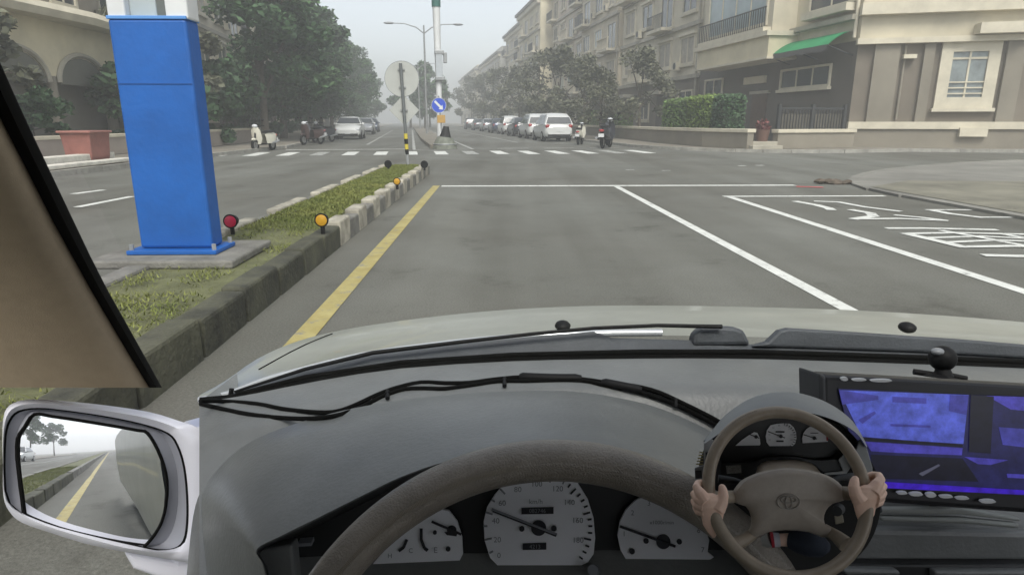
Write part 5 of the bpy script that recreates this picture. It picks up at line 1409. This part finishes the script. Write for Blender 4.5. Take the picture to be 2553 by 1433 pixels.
for x, y in ((966, 985), (1258, 954), (1685, 1006)):
    mb = MB(); a = on_dash(x, y - 12, 0.006); b = on_dash(x, y + 8, 0.006); mb.tube([a, b], 0.0028, 8); mb.build('clip', M_BLACK, cable, 60)

# ---- monitor
mon = thing('monitor', 'black framed screen glowing blue, standing on the dashboard at right', 'monitor', P(2300, 1260, 0.66))
MD = 0.66
mb = MB(); mb.prism([P(x, y, MD) for x, y in ((2048, 932), (2056, 1244), (2600, 1284), (2760, 1290), (2760, 972))], V((0, 0.03, -0.008)))
case = mb.build('case', mat('monitor_case', (0.014, 0.014, 0.016), 0.45), mon, bevel=0.006, segs=3)
mb = MB(); mb.prism([P(x, y, MD) for x, y in ((2044, 930), (2062, 938), (2070, 1240), (2052, 1246))], V((0, 0.05, -0.012)) ); mb.build('case_edge', mat('case_edge', (0.05, 0.052, 0.055), 0.5), mon, bevel=0.003)
M_SCR = lambda n, c, e: mat('screen_' + n, c, 0.3, emit=e * 0.42, amt=0.4, scale=70, detail=6)
def scr(name, pts, m, k):
    mb = MB(); mb.add([P(x, y, MD - 0.002 - 0.0004 * k) for x, y in pts], [tuple(range(len(pts)))]); return mb.build(name, m, mon)
S0 = M_SCR('navy', (0.012, 0.012, 0.07), 0.6); S1 = M_SCR('blue', (0.075, 0.10, 0.50), 0.62); S2 = M_SCR('mid', (0.05, 0.05, 0.32), 0.5); S3 = M_SCR('lilac', (0.06, 0.05, 0.38), 0.6); S4 = M_SCR('black', (0.006, 0.006, 0.018), 0.4); S5 = M_SCR('strip', (0.04, 0.01, 0.42), 0.7)
screen = scr('screen', [(2090, 968), (2150, 1213), (2600, 1236), (2760, 1242), (2760, 1000), (2553, 990)], S0, 0)
scr('screen_area', [(2092, 972), (2415, 984), (2402, 1106), (2380, 1106), (2148, 1088)], S1, 1)
scr('screen_area', [(2092, 972), (2110, 974), (2190, 986), (2190, 996), (2100, 1008)], S2, 2)
scr('screen_area', [(2225, 988), (2310, 992), (2310, 1006), (2225, 1002)], S2, 2)
scr('screen_area', [(2368, 984), (2415, 985), (2410, 1034), (2366, 1024)], S2, 2)
scr('screen_area', [(2140, 1046), (2180, 1024), (2184, 1030), (2150, 1056)], S2, 2)
scr('screen_area', [(2220, 1056), (2320, 1060), (2320, 1066), (2220, 1062)], S2, 2)
scr('screen_area', [(2148, 1090), (2400, 1106), (2400, 1114), (2150, 1098)], S4, 3)
scr('screen_area', [(2156, 1100), (2400, 1116), (2398, 1134), (2240, 1128), (2172, 1124)], S3, 1)
scr('screen_area', [(2170, 1132), (2400, 1142), (2440, 1200), (2180, 1192)], S4, 1)
scr('screen_area', [(2420, 984), (2478, 988), (2470, 1130), (2415, 1126)], S4, 2)
scr('screen_area', [(2460, 986), (2600, 990), (2600, 1028), (2520, 1020)], S3, 1)
scr('screen_area', [(2490, 1064), (2600, 1072), (2600, 1120), (2500, 1108)], S2, 1)
scr('screen_area', [(2404, 1138), (2514, 1146), (2470, 1158), (2438, 1156)], S3, 2)
scr('screen_area', [(2510, 1180), (2600, 1184), (2600, 1194), (2512, 1190)], S3, 2)
scr('screen_area', [(2290, 1180), (2340, 1156), (2344, 1160), (2300, 1186)], mat('screen_grey', (0.06, 0.06, 0.09), 0.4, emit=0.4), 3)
scr('screen_area', [(2150, 1197), (2300, 1206), (2600, 1224), (2600, 1235), (2150, 1213)], S5, 3)
M_MARK = mat('monitor_marks', (0.55, 0.56, 0.56), 0.6)
for x, y, w, h in ((2106, 945, 18, 9), (2143, 947, 36, 6), (2198, 949, 54, 7), (2250, 1229, 26, 7), (2285, 1232, 34, 9), (2322, 1234, 26, 12), (2360, 1238, 34, 7), (2400, 1242, 34, 7), (2464, 1250, 40, 9)):
    mb = MB(); mb.prism([P(x + w / 2 * cos(a), y + h / 2 * sin(a), MD - 0.0062) for a in [2 * pi * k / 10 for k in range(10)]], V((0, 0.003, 0))); mb.build('button_mark', M_MARK, mon)
mb = MB(); mb.tube([P(2330, 1150, MD + 0.03), P(2330, 1230, 0.80)], 0.018, 10); mb.build('mount', M_BLACK, mon, 40)
# ---- ball camera
bc = thing('dash_camera', 'small black ball camera on a flat foot above the monitor', 'camera', P(2350, 945, 0.84))
mb = MB(); mb.tube([P(2350, 945, 0.835), P(2352, 936, 0.835)], [0.028, 0.02], 20); mb.build('foot', M_BLACK, bc, 50)
mb = MB(); mb.tube([P(2352, 938, 0.835), P(2350, 915, 0.835)], [0.012, 0.008], 12); mb.build('stem', M_BLACK, bc, 50)
mb = MB(); mb.ball(P(2350, 893, 0.835), 0.0165, 20, 14); mb.build('ball', M_BLACK, bc, 70)
mb = MB(); mb.ball(P(2338, 876, 0.828), 0.007, 12, 8, (1.2, 1, 0.7)); mb.build('lens', mat('lens_grey', (0.25, 0.26, 0.27), 0.2), bc, 70)
for x0, x1, y0, y1 in ((2278, 2330, 926, 934), (2370, 2410, 936, 944)):
    mb = MB(); mb.tube([P(x0, y0, 0.84), P(x1, y1, 0.835)], 0.004, 8); mb.build('arm', M_BLACK, bc, 50)
#@@PART4
# ================================================================== SMALL STEERING WHEEL POD held by two hands
WD = 0.37
def q(x, y): return 1700 + 0.3302 * x, 960 + 0.3302 * y
def Q(x, y, dz=0.0): a, b = q(x, y); return P(a, b, WD + dz)
ZM = 0.3302 * WD / FPX                         # metres for one unit of the trace
pod = thing('small_steering_wheel', 'small brown steering wheel with its own instrument pod right of the large wheel', 'steering wheel', Q(775, 1300, 0.1))
fwd = ray(*q(795, 802)).normalized()
pux = V((1, 0, 0)); puy = pux.cross(-fwd).normalized() * -1
if puy.z < 0: puy = -puy
def pslab(name, pts, dz, th, m, parent=None, bevel=0.0006, segs=2):
    mb = MB(); mb.prism([Q(x, y, dz) for x, y in pts], fwd * th); return mb.build(name, m, parent or pod, bevel=bevel, segs=segs)
M_PODG = mat('pod_grey', (0.28, 0.295, 0.30), 0.55, amt=0.04, scale=80)
M_PODD = mat('pod_dark', (0.03, 0.033, 0.035), 0.6)
M_PODW = mat('pod_leather', (0.30, 0.25, 0.19), 0.4, amt=0.08, scale=200)
# round back
mb = MB(); c = Q(775, 770, 0.078); R = 635 * ZM * (WD + 0.078) / WD
mb.tube([c, c + fwd * 0.012], R, 72); pod_back = mb.build('back_shell', M_CLUSTER, pod, 40)
# hood
ta = [(160, 420), (225, 345), (300, 252), (400, 168), (520, 98), (650, 60), (760, 50), (880, 58), (1000, 90), (1100, 132), (1200, 192), (1290, 272), (1350, 360), (1400, 460)]
tb = [(170, 440), (230, 400), (330, 330), (440, 272), (540, 235), (650, 208), (760, 196), (860, 196), (960, 208), (1060, 232), (1160, 268), (1260, 318), (1340, 385), (1395, 470)]
rows = [smooth_poly([Q(a[0] + (b[0] - a[0]) * f, a[1] + (b[1] - a[1]) * f, dz) for a, b in zip(ta, tb)], 3) for f, dz in ((0.0, 0.088), (0.06, 0.078), (0.35, 0.062), (0.75, 0.048), (1.0, 0.044), (0.97, 0.052), (0.7, 0.077))]
mb = MB(); mb.loft(rows); mb.build('hood', M_PODG, pod, 60)
panel = pslab('cluster_panel', [(230, 420), (330, 340), (540, 250), (780, 215), (1000, 235), (1180, 300), (1290, 380), (1240, 545), (1000, 560), (860, 535), (700, 535), (560, 575), (300, 590), (240, 500)], 0.072, 0.004, M_CLUSTER)
def pd_(name, pts, m, dz): 
    mb = MB(); mb.prism([Q(x, y, dz) for x, y in pts], fwd * 0.0004); return mb.build(name, m, panel)
def pc_(name, x, y, r, m, dz): return pd_(name, [(x + r * cos(2 * pi * k / 14), y + r * sin(2 * pi * k / 14)) for k in range(14)], m, dz)
M_DIAL2 = mat('dial_white_small', (0.72, 0.73, 0.75), 0.5)
pd_('dial_face', [(405, 455), (450, 415), (500, 380), (545, 353), (570, 358), (588, 395), (593, 440), (588, 452)], M_DIAL2, 0.0708)
pd_('dial_face', [(662, 458), (640, 430), (633, 385), (642, 340), (670, 300), (715, 290), (770, 286), (815, 290), (845, 318), (862, 355), (865, 400), (855, 440), (838, 456)], M_DIAL2, 0.0708)
pd_('dial_face', [(912, 436), (908, 400), (918, 360), (942, 328), (968, 311), (1030, 332), (1098, 358), (1106, 395), (1102, 424)], M_DIAL2, 0.0708)
pd_('red_zone', [(1090, 372), (1104, 376), (1104, 418), (1092, 418)], mat('red_zone', (0.35, 0.03, 0.04), 0.6), 0.0702)
for (x0, y0, x1, y1), (hx, hy) in (((650, 348, 778, 396), (748, 385)), ((920, 372, 1020, 404), (1000, 398)), ((512, 370, 585, 398), (560, 388))):
    L = math.hypot(x1 - x0, y1 - y0); nx, ny = -(y1 - y0) / L * 3.5, (x1 - x0) / L * 3.5
    pd_('needle', [(x0 + nx, y0 + ny), (x1 + nx, y1 + ny), (x1 - nx, y1 - ny), (x0 - nx, y0 - ny)], M_INK, 0.0698); pc_('needle_hub', hx, hy, 14, M_INK, 0.0695)
for x0, y0, x1, y1 in ((708, 345, 775, 357), (713, 415, 768, 427), (970, 358, 1030, 363)): pd_('counter', [(x0, y0), (x1, y0), (x1, y1), (x0, y1)], M_INK, 0.0701)
for i in range(12):
    a = rad(75 - i * 11); pd_('dial_tick', [(748 + 115 * cos(a + d), 388 - 115 * sin(a + d) * 0.92) for d in (-0.025, 0.025)] + [(748 + 98 * cos(a + d), 388 - 98 * sin(a + d) * 0.92) for d in (0.025, -0.025)], M_INK, 0.07)
for (x, y, s) in ((690, 320, '60'), (735, 304, '80'), (785, 304, '120'), (815, 330, '140'), (828, 372, '160'), (828, 412, '180'), (660, 372, '40'), (662, 412, '20')):
    vs, fs = text_mesh(s, 1.0); mb = MB(); mb.add([Q(x + v.x * 16, y - v.y * 16, 0.0699) for v in vs], fs); mb.build('dial_number', M_INKG, panel)
# surround under the dials
pslab('trim', [(290, 590), (560, 578), (600, 552), (700, 538), (860, 538), (960, 556), (1050, 565), (1200, 552), (1250, 510), (1270, 540), (1215, 645), (1070, 662), (1000, 600), (860, 560), (700, 560), (590, 600), (545, 690), (290, 690)], 0.066, 0.008, M_PODD)
pslab('trim_edge', [(1180, 560), (1240, 500), (1275, 520), (1290, 600), (1240, 670), (1080, 676), (1075, 660), (1215, 645)], 0.064, 0.006, M_PODG)
pslab('sticker', [(332, 606), (446, 602), (450, 660), (340, 667)], 0.0652, 0.0004, mat('sticker', (0.45, 0.46, 0.46), 0.6, amt=0.4, scale=900), bevel=0)
pslab('side_panel', [(165, 410), (232, 405), (250, 520), (215, 720), (100, 725), (95, 620), (165, 600)], 0.058, 0.012, mat('pod_pale', (0.36, 0.37, 0.39), 0.5))
for k in range(5):
    y = 500 + k * 22; pslab('vent_slat', [(135 - k * 6, y), (158, y + 2), (160, y + 12), (128 - k * 6, y + 10)], 0.0565, 0.001, mat('vent_gold', (0.42, 0.36, 0.16), 0.5), bevel=0)
pslab('switch', [(180, 508), (200, 500), (210, 560), (196, 582), (182, 570)], 0.0565, 0.001, M_PODD, bevel=0)
pslab('switch', [(98, 645), (148, 640), (150, 700), (100, 705)], 0.0565, 0.001, M_PODD, bevel=0)
pslab('side_panel', [(1345, 400), (1400, 480), (1440, 620), (1440, 700), (1300, 640), (1290, 560)], 0.058, 0.012, M_PODG)
# column cover, stalks, key
mb = MB()
rows = [smooth_poly([Q(x, y, dz) for x, y in pts], 2) for dz, pts in ((0.06, [(555, 680), (575, 610), (640, 572), (790, 560), (930, 572), (1010, 612), (1060, 680)]), (0.035, [(565, 690), (590, 640), (650, 610), (790, 600), (920, 612), (990, 645), (1040, 690)]), (0.02, [(575, 720), (600, 690), (660, 660), (790, 650), (910, 662), (980, 690), (1030, 720)]))]
mb.loft(rows); mb.build('column_cover', M_PODW, pod, 60)
mb = MB(); mb.tube([Q(480, 740, 0.03), Q(380, 715, 0.032), Q(275, 705, 0.034)], [0.0012, 0.0022, 0.0026], 10); mb.build('stalk', M_PODD, pod, 60)
mb = MB(); mb.tube([Q(1110, 730, 0.03), Q(1200, 700, 0.032), Q(1305, 688, 0.034)], [0.0012, 0.0024, 0.0026], 10); mb.build('stalk', M_PODD, pod, 60)
# rim
RIM_C = Q(795, 802); RIM_R = 592 * ZM; RIM_T = 47 * ZM
mb = MB(); mb.ring(RIM_C, pux, puy, RIM_R, RIM_T, 96, 16); rim = mb.build('rim', M_PODW, pod, 80)
mb = MB()
for i in range(50):
    a = rad(105 + 70 * i / 49); d = pux * cos(a) + puy * sin(a); tn = -pux * sin(a) + puy * cos(a); c = RIM_C + d * (RIM_R + RIM_T * 0.55) - fwd * RIM_T * 0.84
    mb.obox(c - d * 0.0003, tn * 0.0004, d * 0.0007, -fwd * 0.0002)
mb.build('stitching', M_WEAR, rim)['kind'] = 'stuff'
# hub pad: domed
hubp = [(388, 795), (440, 725), (520, 680), (620, 645), (760, 622), (900, 628), (1040, 658), (1140, 700), (1205, 755), (1226, 810), (1222, 868), (1140, 892), (1088, 945), (1072, 1010), (1092, 1062), (1140, 1084), (1128, 1130), (1062, 1148), (960, 1108), (780, 1092), (640, 1112), (540, 1158), (492, 1122), (518, 1062), (520, 985), (482, 912), (392, 882)]
hc = (800, 860)
rows = [smooth_poly([Q(hc[0] + (x - hc[0]) * s, hc[1] + (y - hc[1]) * s, dz) for x, y in hubp + [hubp[0]]], 2)[:-1] for s, dz in ((0.96, 0.02), (1.0, 0.014), (0.985, 0.0085), (0.93, 0.0055), (0.75, 0.0035), (0.45, 0.0022), (0.15, 0.0018))]
mb = MB(); mb.loft(rows, True); mb.add(rows[-1], [tuple(range(len(rows[-1])))]); hub = mb.build('hub_pad', mat('hub_vinyl', (0.36, 0.32, 0.275), 0.5, amt=0.05, scale=300), pod, 60)
def oval(x, y, rx, ry, name, dz=0.0012):
    mb = MB(); mb.tube([Q(x + rx * cos(2 * pi * k / 40), y + ry * sin(2 * pi * k / 40), dz) for k in range(41)], 0.00034, 6, False); mb.build(name, mat('emblem', (0.27, 0.25, 0.22), 0.35), hub, 60)
oval(805, 878, 84, 58, 'emblem_ring'); oval(805, 862, 58, 26, 'emblem_ring'); oval(805, 884, 24, 48, 'emblem_ring')
def spoke(pts, rs):
    mb = MB(); mb.tube([Q(x, y, dz) for x, y, dz in pts], [r * ZM for r in rs], 12); mb.build('spoke', M_PODW, pod, 60)
spoke([(420, 838, 0.012), (330, 842, 0.008), (215, 850, 0.001)], [46, 50, 46]); spoke([(1195, 812, 0.012), (1270, 815, 0.008), (1375, 820, 0.001)], [52, 52, 46])
spoke([(560, 1100, 0.012), (470, 1165, 0.006), (372, 1215, 0.0)], [40, 46, 60]); spoke([(1075, 1080, 0.012), (1170, 1140, 0.006), (1240, 1200, 0.0)], [40, 50, 62])
mb = MB(); mb.tube([Q(790, 900, 0.02), Q(790, 880, 0.08)], [150 * ZM, 200 * ZM], 20); mb.build('column', M_PODD, pod, 60)
mb = MB(); mb.tube([Q(1190, 930, 0.045), Q(1170, 950, 0.03)], [45 * ZM, 40 * ZM], 14); mb.build('ignition_barrel', M_PODD, pod, 60)
pslab('key', [(1150, 985), (1215, 975), (1225, 1035), (1160, 1050)], 0.03, 0.002, mat('key', (0.20, 0.18, 0.13), 0.5))
mb = MB(); mb.tube([Q(775, 1250, 0.09), Q(775, 1500, 0.2), Q(775, 1600, 0.36)], 0.008, 10); mb.build('bracket', M_BLACK, pod, 60)

# ---- the driver: two hands and a leg
M_SKIN = mat('skin', (0.86, 0.60, 0.47), 0.5, amt=0.07, scale=120)
person = thing('person', 'bare hands and one leg of a driver holding the small steering wheel', 'person', Q(790, 1200, 0.02))
def hand(mx, dy, k=1.0):
    """one continuous hand: the palm, wrist, thumb and four fingers are grown together into a single surface"""
    K = 100.0
    X = (lambda x: x) if not mx else (lambda x: 1612 - x)
    org = Q(X(220), 900 + dy, 0)
    T = lambda x, y, dz: (Q(X(x), 800 + (y - 800) * k + dy, dz) - org) * K
    s = ZM * K
    mb = MB()
    secs = [(240, 1152, 10, -0.002), (234, 1105, 42, -0.0025), (228, 1050, 70, -0.003), (230, 985, 84, -0.0035), (230, 925, 98, -0.004), (222, 872, 95, -0.004), (204, 835, 84, -0.0035), (190, 812, 44, -0.003)]
    rows = []
    for x, y, w, dz in secs:
        c = T(x, y, dz)
        rows.append([c + V((cos(2 * pi * j / 20), 0, 0)) * w * s + fwd * (sin(2 * pi * j / 20) * w * 0.52 * s) for j in range(20)])
    mb.loft(rows, True); mb.add(rows[0], [tuple(range(20))]); mb.add(rows[-1], [tuple(range(20))[::-1]])
    def fing(L): mb.tube([T(*p[:3]) for p in L], [p[3] * s for p in L], 12)
    fing([(268, 935, -0.0045, 58), (300, 880, -0.0045, 48), (314, 826, -0.004, 39), (308, 784, -0.003, 33), (300, 757, -0.002, 24), (297, 747, -0.0015, 10)])
    fing([(176, 868, -0.004, 56), (136, 806, -0.003, 40), (110, 768, -0.0005, 31), (124, 742, 0.0036, 31), (170, 736, 0.0062, 28), (232, 748, 0.0066, 22)])
    fing([(160, 880, -0.0035, 50), (112, 850, -0.0025, 34), (90, 822, 0.001, 28), (114, 798, 0.0046, 28), (170, 790, 0.0068, 28), (232, 798, 0.0068, 22)])
    fing([(158, 910, -0.0035, 48), (108, 902, -0.002, 32), (90, 876, 0.0014, 27), (116, 850, 0.0048, 27), (170, 840, 0.0066, 27), (226, 846, 0.0066, 21)])
    fing([(164, 950, -0.003, 44), (118, 950, -0.0015, 28), (102, 926, 0.0016, 24), (132, 890, 0.0046, 26), (172, 887, 0.0060, 23), (214, 890, 0.0060, 18)])
    o = mb.build('hand', M_SKIN)
    o.location = org; o.scale = (1 / K,) * 3
    o.parent = person; o.matrix_parent_inverse = WORLD(person).inverted()
    r = o.modifiers.new('grow', 'REMESH'); r.mode = 'VOXEL'; r.voxel_size = 5 * s; r.use_smooth_shade = True
    m = o.modifiers.new('smooth', 'SMOOTH'); m.factor = 0.5; m.iterations = 2
    return o
hl = hand(False, 0); hl['label'] = 'left hand gripping the rim with thumb inside'
hr = hand(True, -62, 0.96); hr['label'] = 'right hand gripping the rim with thumb inside'
mb = MB(); mb.tube([Q(720, 1165, 0.05), Q(800, 1165, 0.048), Q(860, 1170, 0.045)], [50 * ZM, 54 * ZM, 66 * ZM], 16); mb.build('leg', M_SKIN, person, 60)
mb = MB(); mb.tube([Q(815, 1165, 0.047), Q(870, 1178, 0.044), Q(960, 1195, 0.04), Q(1050, 1210, 0.04), Q(1105, 1220, 0.04)], [72 * ZM, 92 * ZM, 104 * ZM, 90 * ZM, 40 * ZM], 20); mb.build('trousers', mat('navy_cloth', (0.012, 0.018, 0.032), 0.85, amt=0.1, scale=400), person, 60)
mb = MB(); mb.tube([Q(672, 1165, 0.051), Q(694, 1165, 0.0505)], [64 * ZM, 62 * ZM], 16); mb.build('sock_band', mat('sock_red', (0.38, 0.02, 0.035), 0.8), person, 60)
mb = MB(); mb.tube([Q(692, 1165, 0.0505), Q(738, 1165, 0.0495)], [60 * ZM, 57 * ZM], 16); mb.build('sock', mat('sock_white', (0.5, 0.5, 0.55), 0.85), person, 60)
mb = MB(); mb.tube([Q(600, 1180, 0.053), Q(640, 1175, 0.052), Q(668, 1168, 0.051)], [34 * ZM, 52 * ZM, 60 * ZM], 16); mb.build('shoe', mat('shoe_grey', (0.30, 0.30, 0.28), 0.8), person, 60)

# ================================================================== HAZE
hz = MB(); hz.obox((-425, -425, -1.1), (850, 0, 0), (0, 850, 0), (0, 0, 23.5))
hm = bpy.data.materials.new('haze_air'); hm.use_nodes = True; nt = hm.node_tree; nt.nodes.clear()
pv = nt.nodes.new('ShaderNodeVolumePrincipled'); pv.inputs['Color'].default_value = (0.93, 0.95, 0.955, 1); pv.inputs['Density'].default_value = 0.005; pv.inputs['Anisotropy'].default_value = 0.2
ou = nt.nodes.new('ShaderNodeOutputMaterial'); nt.links.new(pv.outputs['Volume'], ou.inputs['Volume'])
hz.build('haze', hm)['kind'] = 'stuff'
